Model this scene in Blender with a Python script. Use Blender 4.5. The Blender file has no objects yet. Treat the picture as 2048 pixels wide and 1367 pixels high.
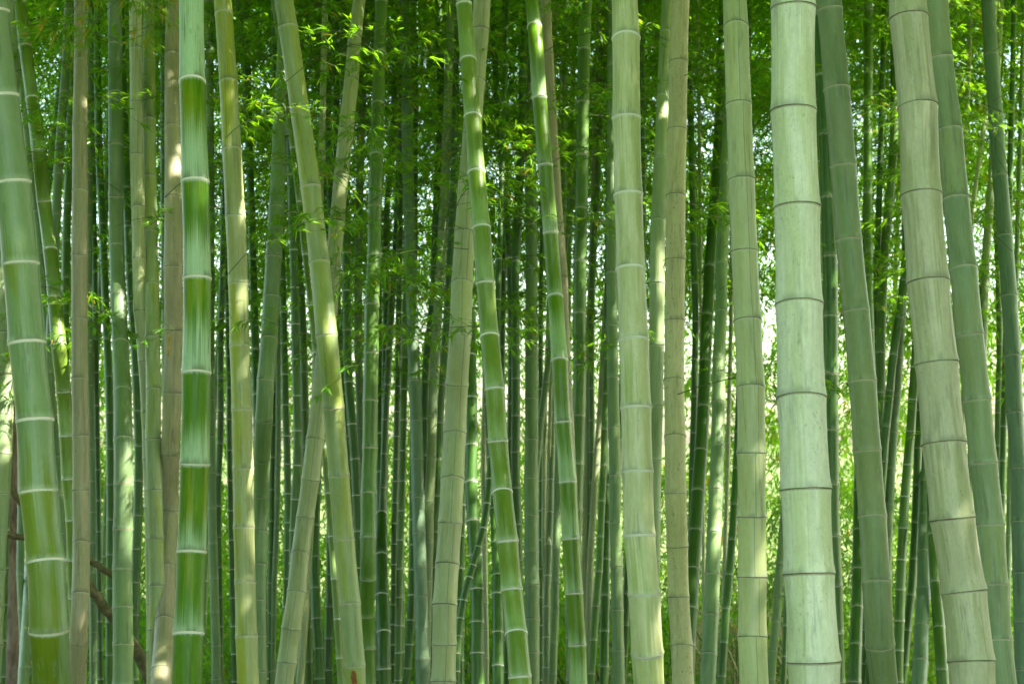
import bpy, math, random
import numpy as np
from mathutils import Vector, Matrix

random.seed(11)
rng = np.random.default_rng(7)
S = bpy.context.scene
COL = S.collection

# ------------------------------------------------------------------ camera, sky, sun, exposure
EYE, F, HOR = 1.7, 3015.0, 900.0          # eye height (m), focal length and horizon in photo pixels (2048 wide)
cam_d = bpy.data.cameras.new('camera')
cam = bpy.data.objects.new('camera', cam_d)
COL.objects.link(cam)
cam.location = (0, 0, EYE)
cam.rotation_euler = (math.radians(90), 0, 0)
cam_d.sensor_width = 36.0
cam_d.lens = F / 2048 * 36.0
cam_d.shift_y = (HOR - 683.5) / 2048
cam_d.clip_start, cam_d.clip_end = 0.05, 600
cam_d.dof.use_dof = True
cam_d.dof.focus_distance = 5.2
cam_d.dof.aperture_fstop = 7.0
S.camera = cam

SUN_EL, SUN_AZ = math.radians(50), math.radians(98)   # azimuth clockwise from +Y (view direction): to the right, a touch in front
w = bpy.data.worlds.new('World')
S.world = w
w.use_nodes = True
nt = w.node_tree
sky = nt.nodes.new('ShaderNodeTexSky')
sky.sky_type = 'NISHITA'
sky.sun_disc = False
sky.sun_elevation = SUN_EL
sky.sun_rotation = SUN_AZ
sky.air_density, sky.dust_density, sky.ozone_density = 1.0, 3.0, 0.6
bg = nt.nodes['Background']
bg.inputs['Strength'].default_value = 0.15
hazy = nt.nodes.new('ShaderNodeMix')          # thin bright overcast veil: a whiter, warmer sky
hazy.data_type, hazy.blend_type = 'RGBA', 'MULTIPLY'
hazy.inputs[0].default_value = 1.0
hazy.inputs[7].default_value = (1.0, .985, .80, 1)
nt.links.new(sky.outputs[0], hazy.inputs[6])
nt.links.new(hazy.outputs[2], bg.inputs['Color'])
sun_d = bpy.data.lights.new('sun', 'SUN')
sun_d.energy = 3.8
sun_d.angle = math.radians(0.5)
sun_d.color = (1.0, 0.94, 0.82)
sun = bpy.data.objects.new('sun', sun_d)
COL.objects.link(sun)
SUN = Vector((math.sin(SUN_AZ) * math.cos(SUN_EL), math.cos(SUN_AZ) * math.cos(SUN_EL), math.sin(SUN_EL)))
sun.rotation_euler = SUN.to_track_quat('Z', 'Y').to_euler()
S.view_settings.view_transform = 'Standard'
S.view_settings.look = 'None'
S.view_settings.exposure = 2.8
S.view_settings.gamma = 1.0
S.cycles.max_bounces = 10
S.cycles.diffuse_bounces = 5
S.cycles.transmission_bounces = 6
S.cycles.transparent_max_bounces = 8


# ------------------------------------------------------------------ node helpers
class NT:
    def __init__(self, name):
        self.m = bpy.data.materials.new(name)
        self.m.use_nodes = True
        self.t = self.m.node_tree
        self.t.nodes.clear()

    def n(self, typ, **kw):
        nd = self.t.nodes.new(typ)
        for k, v in kw.items():
            setattr(nd, k, v)
        return nd

    def put(self, sock, v):
        if hasattr(v, 'bl_idname') or hasattr(v, 'is_output'):
            self.t.links.new(v, sock)
        elif isinstance(v, (tuple, list)) and len(v) == 3 and sock.type == 'RGBA':
            sock.default_value = (*v, 1)
        else:
            sock.default_value = v

    def math(self, op, a, b=0.0, c=0.0, clamp=False):
        nd = self.n('ShaderNodeMath', operation=op, use_clamp=clamp)
        for i, v in enumerate((a, b, c)):
            self.put(nd.inputs[i], v)
        return nd.outputs[0]

    def vmul(self, a, b):
        nd = self.n('ShaderNodeVectorMath', operation='MULTIPLY')
        self.put(nd.inputs[0], a)
        self.put(nd.inputs[1], b)
        return nd.outputs[0]

    def vadd(self, a, b):
        nd = self.n('ShaderNodeVectorMath', operation='ADD')
        self.put(nd.inputs[0], a)
        self.put(nd.inputs[1], b)
        return nd.outputs[0]

    def noise(self, vec, scale=1.0, detail=2.0, rough=0.5, dist=0.0):
        nd = self.n('ShaderNodeTexNoise')
        self.put(nd.inputs['Vector'], vec)
        nd.inputs['Scale'].default_value = scale
        nd.inputs['Detail'].default_value = detail
        nd.inputs['Roughness'].default_value = rough
        nd.inputs['Distortion'].default_value = dist
        return nd.outputs[0]

    def ramp(self, v, a, b, lo=0.0, hi=1.0, smooth=True):
        nd = self.n('ShaderNodeMapRange')
        nd.interpolation_type = 'SMOOTHSTEP' if smooth else 'LINEAR'
        self.put(nd.inputs[0], v)
        for i, x in enumerate((a, b, lo, hi)):
            self.put(nd.inputs[i + 1], x)
        return nd.outputs[0]

    def mix(self, f, a, b, mode='MIX'):
        nd = self.n('ShaderNodeMix', data_type='RGBA', blend_type=mode)
        self.put(nd.inputs[0], f)
        self.put(nd.inputs[6], a)
        self.put(nd.inputs[7], b)
        return nd.outputs[2]

    def attr(self, name, out='Fac'):
        nd = self.n('ShaderNodeAttribute', attribute_name=name)
        return nd.outputs[out]


def culm_mat(name, c1, c2, patch=None, patch_amt=0.0, bloom=(.42, .58, .42), bloom_amt=0.0, bloom_ext=0.5, powder=0.5,
             spots=0.0, rough=0.45, streak=0.5, groove=0.0, gloss=0.5, pside=0.0, plow=0.0, grain=.26, stain=.55):
    g = NT(name)
    rnd = g.n('ShaderNodeObjectInfo').outputs['Random']
    sh = g.n('ShaderNodeCombineXYZ')
    g.put(sh.inputs[0], g.math('MULTIPLY', rnd, 5.3))
    g.put(sh.inputs[2], g.math('MULTIPLY', rnd, 61.7))
    cyl = g.attr('cyl', 'Vector')
    v = g.vadd(cyl, sh.outputs[0])
    tn, rn = g.attr('tn'), g.attr('rn')
    st = g.noise(g.vmul(v, (9, 9, 1.6)), 1, 3)
    fine = g.noise(g.vmul(v, (42, 42, 3.0)), 1, 3, .6)
    mott = g.noise(g.vmul(v, (1.6, 1.6, 7.0)), 1, 4, .6)
    low = g.noise(g.vmul(v, (.9, .9, 2.3)), 1, 2)
    cloud = g.noise(g.vmul(v, (5, 5, 38)), 1, 5, .65)
    col = g.mix(g.ramp(g.math('ADD', g.math('MULTIPLY', mott, .6), g.math('MULTIPLY', low, .4)), .36, .64), c1, c2)
    if patch:
        k = g.math('ADD', low, g.math('MULTIPLY', g.math('SUBTRACT', st, .5), .35))
        k = g.math('ADD', k, g.math('MULTIPLY', g.math('SUBTRACT', rn, .5), .16))
        sx0 = g.n('ShaderNodeSeparateXYZ')
        g.put(sx0.inputs[0], cyl)
        k = g.math('SUBTRACT', k, g.math('MULTIPLY', sx0.outputs[0], pside))
        k = g.math('SUBTRACT', k, g.math('MULTIPLY', g.math('SUBTRACT', sx0.outputs[2], 1.9), plow))
        col = g.mix(g.math('MULTIPLY', g.ramp(k, .46, .60), patch_amt), col, patch)
    if bloom_amt:
        ext = g.math('MULTIPLY', g.math('ADD', g.math('MULTIPLY', rn, 1.3), .12), bloom_ext)
        k = g.math('ADD', g.math('SUBTRACT', ext, tn), g.math('MULTIPLY', g.math('SUBTRACT', st, .5), .55))
        k = g.math('ADD', k, g.math('MULTIPLY', g.math('SUBTRACT', fine, .5), .3))
        k = g.math('ADD', k, g.math('MULTIPLY', g.math('SUBTRACT', low, .5), .7))
        col = g.mix(g.math('MULTIPLY', g.ramp(k, -.28, .22), bloom_amt), col, bloom)
    # waxy powder right under a node, a dustier rim right above it
    pw = g.ramp(g.math('ADD', tn, g.math('MULTIPLY', g.math('SUBTRACT', st, .5), .05)), .952, .992, 0, powder)
    col = g.mix(pw, col, (.52, .6, .46))
    pl = g.ramp(g.math('ADD', tn, g.math('MULTIPLY', g.math('SUBTRACT', st, .5), .10)), .0, .10, powder * .55, 0)
    col = g.mix(pl, col, (.44, .55, .38))
    val = g.math('ADD', 1 - streak * .5, g.math('MULTIPLY', fine, streak))
    val = g.math('MULTIPLY', val, g.math('ADD', .92, g.math('MULTIPLY', rn, .16)))
    grn = g.noise(g.vmul(v, (16, 16, 150)), 1, 4, .75)
    val = g.math('MULTIPLY', val, g.math('ADD', 1 - grain, g.math('ADD', g.math('MULTIPLY', cloud, grain), g.math('MULTIPLY', grn, grain))))
    val = g.math('MULTIPLY', val, g.math('ADD', .88, g.math('MULTIPLY', rnd, .24)))
    col = g.mix(1.0, col, val, 'MULTIPLY')
    # dark fibre lines
    ln = g.noise(g.vmul(v, (30, 30, 1.1)), 1, 2, .5)
    col = g.mix(g.ramp(ln, .63, .72, 0, .35 * streak + .05), col, tuple(x * .35 for x in c1))
    if groove:
        sx = g.n('ShaderNodeSeparateXYZ')
        g.put(sx.inputs[0], cyl)
        a = g.math('ADD', sx.outputs[0], g.math('ADD', -.45, g.math('MULTIPLY', rn, .5)))
        a = g.math('ABSOLUTE', g.math('ADD', a, g.math('MULTIPLY', g.math('SUBTRACT', st, .5), .10)))
        col = g.mix(g.ramp(a, .015, .05, groove, 0), col, tuple(x * .3 for x in c1))
    # water stains and lichen: ragged vertical runs
    dr = g.noise(g.vmul(v, (3.6, 3.6, 3.4)), 1, 6, .72, .7)
    dg = g.noise(g.vmul(v, (.8, .8, 2.9)), 1, 3, .6)
    dm = g.math('MULTIPLY', g.ramp(dr, .50, .60), g.ramp(dg, .47, .60))
    col = g.mix(g.math('MULTIPLY', dm, stain), col, tuple(x * .45 for x in c1))
    li = g.noise(g.vmul(v, (2.2, 2.2, 13)), 1, 6, .75, .5)
    col = g.mix(g.ramp(li, .58, .68, 0, stain * .8), col, (c2[0] * 1.12, c2[1] * 1.08, c2[2] * 1.25))
    # grime gathered just above the nodes
    gm = g.math('MULTIPLY', g.ramp(g.math('ADD', tn, g.math('MULTIPLY', g.math('SUBTRACT', dr, .5), .25)), .0, .09, 1, 0), g.ramp(dg, .45, .58))
    col = g.mix(g.math('MULTIPLY', gm, stain), col, tuple(x * .4 for x in c1))
    if spots:
        sp = g.noise(g.vmul(v, (7, 7, 60)), 1, 4, .7)
        gate = g.noise(g.vmul(v, (1.2, 1.2, 5)), 1, 2)
        m = g.math('MULTIPLY', g.ramp(sp, .58, .66), g.ramp(gate, .42, .6))
        col = g.mix(g.math('MULTIPLY', m, spots), col, (.07, .06, .025))
        sp2 = g.noise(g.vmul(v, (5, 5, 26)), 1, 5, .7)
        col = g.mix(g.ramp(sp2, .56, .70, 0, spots * .6), col, (.17, .18, .07))
    # few small scars and pock marks
    vo = g.n('ShaderNodeTexVoronoi')
    g.put(vo.inputs['Vector'], g.vmul(v, (2.2, 2.2, 16)))
    vo.inputs['Scale'].default_value = 1.4
    col = g.mix(g.ramp(vo.outputs['Distance'], .03, .06, .8, 0), col, (.05, .05, .02))
    bsdf = g.n('ShaderNodeBsdfPrincipled')
    g.put(bsdf.inputs['Base Color'], col)
    g.put(bsdf.inputs['Roughness'], g.math('ADD', rough - .1, g.math('MULTIPLY', cloud, .2)))
    bsdf.inputs['Specular IOR Level'].default_value = gloss
    bp = g.n('ShaderNodeBump')
    bp.inputs['Strength'].default_value = .25
    bp.inputs['Distance'].default_value = .0012
    g.put(bp.inputs['Height'], g.math('ADD', fine, g.math('MULTIPLY', cloud, .5)))
    g.put(bsdf.inputs['Normal'], bp.outputs[0])
    out = g.n('ShaderNodeOutputMaterial')
    g.put(out.inputs[0], bsdf.outputs[0])
    return g.m


def plain_mat(name, c1, c2, scale=30, rough=.7, stretch=(1, 1, 1), bump=.3, dist=.004):
    g = NT(name)
    co = g.n('ShaderNodeTexCoord').outputs['Object']
    n1 = g.noise(g.vmul(co, stretch), scale, 5, .65)
    n2 = g.noise(co, scale * .2, 3)
    col = g.mix(g.ramp(g.math('ADD', g.math('MULTIPLY', n1, .7), g.math('MULTIPLY', n2, .3)), .36, .64), c1, c2)
    b = g.n('ShaderNodeBsdfPrincipled')
    g.put(b.inputs['Base Color'], col)
    b.inputs['Roughness'].default_value = rough
    bp = g.n('ShaderNodeBump')
    bp.inputs['Strength'].default_value = bump
    bp.inputs['Distance'].default_value = dist
    g.put(bp.inputs['Height'], n1)
    g.put(b.inputs['Normal'], bp.outputs[0])
    o = g.n('ShaderNodeOutputMaterial')
    g.put(o.inputs[0], b.outputs[0])
    return g.m


def leaf_mat(name, dark, light, glow, yellow=.03, trans=.5):
    g = NT(name)
    lr = g.attr('lr')
    col = g.mix(lr, dark, light)
    tcol = g.mix(lr, tuple(x * .75 for x in glow), glow)
    ye = g.ramp(lr, 1 - yellow - .002, 1 - yellow, 0, 1, False)
    col = g.mix(ye, col, (.42, .30, .03))
    tcol = g.mix(ye, tcol, (.6, .38, .03))
    b = g.n('ShaderNodeBsdfPrincipled')
    g.put(b.inputs['Base Color'], col)
    b.inputs['Roughness'].default_value = .42
    b.inputs['Specular IOR Level'].default_value = .45
    t = g.n('ShaderNodeBsdfTranslucent')
    g.put(t.inputs[0], tcol)
    mx = g.n('ShaderNodeMixShader')
    mx.inputs[0].default_value = trans
    g.put(mx.inputs[1], b.outputs[0])
    g.put(mx.inputs[2], t.outputs[0])
    o = g.n('ShaderNodeOutputMaterial')
    g.put(o.inputs[0], mx.outputs[0])
    return g.m


K = {
    'star':  culm_mat('deep_green_bloomed_culm', (.072, .20, .001), (.115, .255, .0015), patch=(.24, .31, .002), patch_amt=.65,  # yellow patch, stronger towards the left, paints in a glossy highlight
                      bloom=(.40, .57, .33), bloom_amt=.95, bloom_ext=.50, powder=.9, rough=.45, streak=.6, gloss=.3, pside=.06),
    'olive': culm_mat('olive_patched_culm', (.165, .27, .10), (.205, .31, .13), patch=(.145, .215, .001), patch_amt=.95,
                      powder=.7, rough=.44, streak=.35, pside=.10, plow=.22),
    'green': culm_mat('fresh_green_culm', (.125, .225, .014), (.17, .265, .028), bloom=(.26, .40, .13), bloom_amt=.6, bloom_ext=.4,
                      powder=.9, rough=.42, streak=.3),
    'band':  culm_mat('banded_green_culm', (.09, .205, .002), (.135, .25, .005), bloom=(.30, .45, .19), bloom_amt=.9, bloom_ext=.5,
                      powder=.9, rough=.40, streak=.35),
    'lime':  culm_mat('yellow_green_culm', (.275, .32, .125), (.34, .37, .165), patch=(.29, .33, .012), patch_amt=.85, powder=.4,
                      rough=.47, streak=.3, groove=.2, pside=.13),
    'pale':  culm_mat('pale_green_culm', (.345, .40, .20), (.43, .47, .26), patch=(.35, .39, .12), patch_amt=.4, powder=.4,
                      rough=.5, streak=.3, groove=.55),
    'leafy': culm_mat('soft_green_culm', (.255, .34, .135), (.32, .40, .175), patch=(.28, .34, .025), patch_amt=.65, powder=.35,
                      rough=.48, streak=.32),
    'wax':   culm_mat('waxy_pale_culm', (.42, .46, .21), (.58, .58, .36), patch=(.28, .36, .09), patch_amt=.7, powder=.85,
                      rough=.5, streak=.3),
    'white': culm_mat('whitish_waxy_culm', (.56, .60, .43), (.66, .68, .52), patch=(.44, .50, .25), patch_amt=.7, powder=.35,
                      spots=.35, grain=.36, stain=.5, rough=.55, streak=.25),
    'sage':  culm_mat('sage_green_culm', (.145, .245, .095), (.20, .295, .13), patch=(.17, .26, .05), patch_amt=.4, powder=.35,
                      rough=.5, streak=.35),
    'sage2': culm_mat('light_sage_culm', (.215, .305, .14), (.28, .355, .18), patch=(.23, .28, .085), patch_amt=.5, powder=.35,
                      rough=.5, streak=.32),
    'khaki': culm_mat('khaki_culm', (.42, .43, .26), (.54, .53, .35), patch=(.32, .35, .16), patch_amt=.8, grain=.36, powder=.25,
                      spots=.3, rough=.55, streak=.35),
    'tan':   culm_mat('tan_culm', (.325, .295, .175), (.41, .36, .225), patch=(.26, .28, .12), patch_amt=.6, powder=.2, spots=.35,
                      rough=.55, streak=.4, groove=.2),
    'beige': culm_mat('speckled_beige_culm', (.45, .43, .23), (.54, .50, .28), patch=(.36, .36, .14), patch_amt=.5, powder=.15,
                      spots=.85, rough=.6, streak=.35),
    'mid':   culm_mat('mid_green_culm', (.072, .165, .014), (.11, .215, .028), patch=(.08, .20, .015), patch_amt=.5, powder=.5,
                      bloom=(.14, .26, .07), bloom_amt=.4, bloom_ext=.4, rough=.42, streak=.35),
    'dark':  culm_mat('dark_green_culm', (.040, .125, .010), (.066, .165, .016), powder=.5, bloom=(.08, .19, .04), bloom_amt=.35,
                      bloom_ext=.35, rough=.40, streak=.3),
    'dusk':  culm_mat('dusky_green_culm', (.115, .195, .10), (.15, .24, .135), powder=.25, rough=.5, streak=.3),
}
RINGM = {
    'white_powder': plain_mat('white_node_powder', (.72, .74, .62), (.82, .82, .72), 60, .75),
    'cream_powder': plain_mat('cream_node_powder', (.48, .50, .36), (.62, .60, .46), 60, .75),
    'brown_scar': plain_mat('brown_node_scar', (.30, .20, .11), (.42, .31, .19), 80, .8),
    'dark_scar': plain_mat('dark_node_scar', (.05, .04, .015), (.15, .115, .06), 120, .85),
    'grey_lip': plain_mat('pale_node_lip', (.38, .40, .25), (.54, .54, .39), 60, .7),
}
LEAF = leaf_mat('bamboo_leaf', (.05, .17, .005), (.105, .265, .010), (.32, .66, .010), .03, .55)
LEAF_FAR = leaf_mat('woodland_leaf', (.03, .10, .004), (.12, .28, .012), (.36, .64, .015), .02, .5)
LEAF_BUSH = leaf_mat('bush_leaf', (.05, .15, .02), (.12, .26, .04), (.30, .52, .06), .03, .45)
LEAF_STRAW = leaf_mat('dry_leaf', (.34, .30, .16), (.52, .47, .28), (.45, .40, .16), .0, .35)
TWIG = plain_mat('twig_bark', (.05, .09, .02), (.10, .13, .04), 40, .7)
BARK = plain_mat('brown_bark', (.15, .10, .07), (.36, .27, .20), 22, .9, (1, 1, .25), .9, .02)
DEAD = plain_mat('dead_wood', (.08, .08, .03), (.22, .18, .10), 18, .85, (1, 1, 1), .6, .01)
SOIL = plain_mat('mossy_leaf_litter', (.04, .07, .014), (.13, .15, .045), 9, .95, (1, 1, 1), .8, .03)


# ------------------------------------------------------------------ mesh helpers
def mesh_np(name, V, Fs, mats, smooth=False, attrs=None, mat_idx=None):
    V = np.asarray(V, np.float32)
    Fs = np.asarray(Fs, np.int32)
    k = Fs.shape[1]
    me = bpy.data.meshes.new(name)
    me.vertices.add(len(V))
    me.vertices.foreach_set('co', V.ravel())
    me.loops.add(Fs.size)
    me.loops.foreach_set('vertex_index', Fs.ravel())
    me.polygons.add(len(Fs))
    me.polygons.foreach_set('loop_start', np.arange(0, Fs.size, k, dtype=np.int32))
    me.polygons.foreach_set('loop_total', np.full(len(Fs), k, np.int32))
    me.polygons.foreach_set('use_smooth', np.full(len(Fs), smooth))
    for m in (mats if isinstance(mats, (list, tuple)) else [mats]):
        me.materials.append(m)
    if mat_idx is not None:
        me.polygons.foreach_set('material_index', np.asarray(mat_idx, np.int32))
    for an, (typ, arr) in (attrs or {}).items():
        a = me.attributes.new(an, typ, 'POINT')
        a.data.foreach_set('vector' if typ == 'FLOAT_VECTOR' else 'value', np.asarray(arr, np.float32).ravel())
    me.update(calc_edges=True)
    return me


def link(name, data, parent=None, loc=None):
    o = bpy.data.objects.new(name, data)
    COL.objects.link(o)
    if loc is not None:
        o.location = loc
    if parent:
        o.parent = parent
    return o


def tag(o, label, cat, group=None):
    o['label'] = label
    o['category'] = cat
    if group:
        o['group'] = group
    return o


def gz(x, y):
    z = 0.0
    if y > 4:
        z = -.07 * (min(y, 24) - 4)
    if y > 27:
        z += .10 * (y - 27)
    return z + .05 * math.sin(x * 1.3 + y * .7) * math.cos(y * .9 - x * .4)


def at(px, py, d):
    return Vector(((px - 1024) / F * d, d, EYE + (HOR - py) / F * d))


def tube(P, R, seg=8, cap=True):
    """tube through points P with radii R -> verts, quads"""
    P = [Vector(p) for p in P]
    V, Q = [], []
    for i, p in enumerate(P):
        t = (P[min(i + 1, len(P) - 1)] - P[max(i - 1, 0)]).normalized()
        a = t.cross(Vector((0, 1, 0.01))).normalized()
        b = t.cross(a)
        for s in range(seg):
            th = 2 * math.pi * s / seg
            V.append(p + (a * math.cos(th) + b * math.sin(th)) * R[i])
    for i in range(len(P) - 1):
        for s in range(seg):
            s2 = (s + 1) % seg
            Q.append((i * seg + s, i * seg + s2, (i + 1) * seg + s2, (i + 1) * seg + s))
    return V, Q


def leaves_np(P, D, L, W, droop=.25, seed_rng=rng):
    """lanceolate folded leaves: bases P, directions D, lengths L, widths W -> verts, quads, lr.  8 verts, 4 quads... two folded halves in two steps"""
    n = len(P)
    D = D / np.linalg.norm(D, axis=1, keepdims=True)
    up = np.tile(np.array([0, 0, 1.0]), (n, 1)) + seed_rng.normal(0, .45, (n, 3))
    side = np.cross(D, up)
    side /= np.linalg.norm(side, axis=1, keepdims=True) + 1e-9
    nor = np.cross(side, D)
    L = L[:, None]
    W = W[:, None]
    dz = np.array([0, 0, -1.0])
    mid = P + D * L * .38 + dz * L * droop * .12
    tip = P + D * L * .97 + dz * L * droop * .8
    fold = nor * W * .18
    lft = mid + side * W * .5 + fold
    rgt = mid - side * W * .5 + fold
    V = np.stack([P, lft, mid, rgt, tip], 1).reshape(-1, 3)
    b = np.arange(n)[:, None] * 5
    T = np.concatenate([b + [[0, 2, 1]], b + [[0, 3, 2]], b + [[1, 2, 4]], b + [[2, 3, 4]]], 1).reshape(-1, 3)
    lr = np.repeat(seed_rng.random(n), 5)
    return V, T, lr


def leaf_mesh(name, P, D, L, W, mat, droop=.25):
    V, T, lr = leaves_np(np.asarray(P, float), np.asarray(D, float), np.asarray(L, float), np.asarray(W, float), droop)
    return mesh_np(name, V, T, mat, False, {'lr': ('FLOAT', lr)})


# ------------------------------------------------------------------ node rings: one lathe per kind, unit radius
def ring_mesh(name, prof, mats, seg=40, seed=1):
    r_ = random.Random(seed)
    V, Q, mi = [], [], []
    wob = [r_.uniform(-1, 1) for _ in range(seg)]
    for j, (r, z, m) in enumerate(prof):
        for s in range(seg):
            a = 2 * math.pi * s / seg
            k = .5 * wob[s] + .25 * wob[s - 1] + .25 * wob[(s + 1) % seg]
            V.append((r * math.cos(a) * (1 + .004 * k), r * math.sin(a) * (1 + .004 * k), z + .018 * k * (1 if j < 3 else .5)))
    for j in range(len(prof) - 1):
        for s in range(seg):
            s2 = (s + 1) % seg
            Q.append((j * seg + s, j * seg + s2, (j + 1) * seg + s2, (j + 1) * seg + s))
            mi.append(prof[j][2])
    return mesh_np(name, V, Q, [RINGM[m] for m in mats], True, None, mi)


RINGS = {}
for q in range(3):
    RINGS.setdefault('white', []).append(ring_mesh('node_ring_white',
        [(.97, -.145, 0), (1.02, -.125, 0), (1.045, -.03, 0), (1.07, .01, 1), (1.06, .04, 0), (1.03, .055, 0), (1.02, .075, 0), (.97, .09, 0)],
        ['white_powder', 'brown_scar'], seed=q))
    RINGS.setdefault('cream', []).append(ring_mesh('node_ring_cream',
        [(.97, -.09, 0), (1.02, -.07, 0), (1.05, -.02, 1), (1.06, .02, 1), (1.02, .035, 0), (1.03, .06, 0), (.97, .09, 0)],
        ['cream_powder', 'brown_scar'], seed=q + 5))
    RINGS.setdefault('dark', []).append(ring_mesh('node_ring_dark',
        [(.97, -.12, 0), (1.018, -.10, 0), (1.035, -.035, 1), (1.06, -.005, 1), (1.03, .028, 0), (1.045, .06, 0), (.97, .12, 0)],
        ['grey_lip', 'dark_scar'], seed=q + 9))


# ------------------------------------------------------------------ branches: a few leafy branches, copied with shared mesh data
def make_branch(seed, L=1.1, nleaf=6):
    r = random.Random(seed)
    V, Q = [], []
    P, D, LL, WW = [], [], [], []

    def add_tube(pts, r0, r1, seg):
        v, q = tube(pts, [r0 + (r1 - r0) * i / (len(pts) - 1) for i in range(len(pts))], seg)
        o = len(V)
        V.extend(v)
        Q.extend([tuple(i + o for i in f) for f in q])

    def tuft(p, d):
        for _ in range(r.randint(nleaf - 2, nleaf + 1)):
            dd = Vector((d.x + r.gauss(0, .55), d.y + r.gauss(0, .55), d.z * .6 + r.gauss(-.18, .28)))
            P.append(p + Vector((r.gauss(0, .006),) * 3))
            D.append(dd.normalized())
            LL.append(r.uniform(.06, .115))
            WW.append(r.uniform(.010, .0155))

    n = 10
    el = r.uniform(.35, .8)
    pts = []
    for i in range(n + 1):
        t = i / n
        pts.append(Vector((L * t, .10 * math.sin(t * 3 + seed), L * (el * t - (el + .28) * t * t * .8))))
    add_tube(pts, .0030, .0010, 5)
    for i in range(2, n + 1):
        for s in (-1, 1):
            if r.random() < .2:
                continue
            p = pts[i]
            d = Vector((r.uniform(.3, 1), s * r.uniform(.3, 1.1), r.uniform(-.2, .45))).normalized()
            l = r.uniform(.14, .38) * (1.2 - .5 * i / n)
            sub = [p, p + d * l * .5, p + d * l + Vector((0, 0, -.14 * l))]
            add_tube(sub, .0016, .0007, 3)
            tuft(sub[2], d)
            tuft(sub[1], d)
    tuft(pts[-1], Vector((1, 0, -.2)))
    tw = mesh_np('branch', V, Q, TWIG, True)
    lf = leaf_mesh('leaves', [tuple(p) for p in P], [tuple(d) for d in D], LL, WW, LEAF, .35)
    return tw, lf


BR = [make_branch(s, L=l) for s, l in ((1, 1.0), (2, 1.25), (3, .8), (4, 1.1), (5, 1.4), (6, .9))]


def put_branch(root, world_p, az, scale, tilt=0.0, k=None):
    tw, lf = BR[random.randrange(len(BR)) if k is None else k]
    b = link('branch', tw, root)
    b.location = world_p - root.location
    b.rotation_euler = (random.uniform(-.3, .3), tilt, az)
    b.scale = (scale,) * 3
    link('leaves', lf, b)
    return b


# ------------------------------------------------------------------ the culms, traced as (y, left, right) or (y, centre) in photo pixels and set at a depth from their diameter
def E(*t):
    return [(y, (a + b) / 2, b - a) for y, a, b in t]


def Cn(w0, w1, *t):
    y0, y1 = t[0][0], t[-1][0]
    return [(y, c, w0 + (w1 - w0) * (y - y0) / max(1, y1 - y0)) for y, c in t]


def auto(y0, step, shrink=.985):
    o, y, s = [], y0, step
    while y < 1420:
        o.append(y)
        y += s
        s *= shrink
    return o


CULMS = []


def cul(key, kind, ring, dia, pts, nodes, label=None, ref=None, br=None):
    CULMS.append(dict(key=key, kind=kind, ring=ring, dia=dia, pts=pts, nodes=nodes, label=label, ref=ref, br=br))


cul('c1', 'olive', 'white', .105, E((0, -53, 18), (192, -32, 38), (365, -12, 58), (528, 4, 74), (686, 18, 89), (840, 30, 102), (982, 42, 115), (1123, 51, 125), (1259, 60, 137), (1367, 66, 139)),
    [23, 192, 365, 528, 686, 840, 982, 1123, 1259], 'thick green culm with olive patches and white rings, slanting in from the left edge', 'olive-blotched edge culm')
cul('c2', 'green', 'white', .075, E((0, 27, 51), (95, 38, 64), (200, 51, 77), (300, 62, 91), (401, 75, 101), (500, 86, 114), (597, 96, 124), (692, 102, 132), (781, 113, 142), (871, 118, 147), (957, 125, 154), (1039, 131, 160), (1194, 137, 166), (1367, 141, 170)),
    [95, 200, 300, 401, 500, 597, 690, 781, 871, 957, 1039, 1119, 1194], 'bowed green culm with bright white rings, its foot passing behind the pinkish-tan one', 'bowed white-ringed culm')
cul('c3', 'tan', 'dark', .072, E((0, 149, 172), (125, 148, 174), (255, 146.5, 175), (384, 145, 176), (512, 144, 175), (757, 143.5, 176), (981, 145, 178), (1087, 144.5, 178), (1188, 141, 177), (1282, 140, 176), (1367, 139, 173)),
    [0, 125, 255, 384, 512, 639, 757, 871, 981, 1087, 1188, 1282], 'slim upright pinkish-tan culm with thin dark rings, right of the olive-blotched one', 'pinkish-tan slim culm')
cul('c4', 'sage', 'dark', .062, Cn(17, 22, (0, 138), (102, 134), (184, 128), (266, 121.5), (348, 116.5), (430, 112), (560, 106), (800, 98), (1100, 92), (1367, 88)),
    [20, 102, 184, 266, 348, 430, 510, 590, 670, 745, 820, 890], 'grey-green culm leaning right at its top, immediately left of the pinkish-tan one')
cul('c5', 'sage', 'dark', .045, Cn(13, 15, (0, 30), (159, 42), (256, 52), (480, 78), (666, 94), (757, 102), (880, 112), (980, 121), (1120, 130), (1367, 140)), auto(70, 90), None)
cul('c6', 'mid', 'dark', .058, Cn(15, 19, (0, 150), (256, 140), (335, 138), (417, 135), (494, 132), (571, 131), (900, 128), (1367, 130)), auto(20, 80), None)
cul('c0', 'sage2', 'dark', .095, Cn(30, 42, (0, 28), (300, 18), (600, 2), (700, 7), (787, 9), (869, 7), (949, 3), (1026, -3), (1180, -12), (1367, -20)), auto(60, 91),
    'grey-green culm cut by the left picture edge, behind the olive-blotched one')
cul('c7', 'sage', 'cream', .085, E((0, 215, 242), (100, 216, 243), (300, 217, 247), (490, 219, 248), (688, 224, 256), (785, 225.5, 261), (880, 227, 265), (1058, 226, 265), (1137, 225, 264), (1289, 224.5, 265), (1367, 224, 265)),
    [90, 190, 292, 392, 490, 590, 688, 785, 880, 969, 1058, 1137, 1215, 1289], 'upright sage culm with faint rings, standing clear right of the pinkish-tan slim one', 'sage straight culm')
cul('c8', 'dark', 'cream', .055, Cn(14, 17, (0, 194), (300, 198), (512, 208), (680, 214), (820, 219), (975, 221), (1130, 221), (1367, 220)), auto(40, 84), None)
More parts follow.
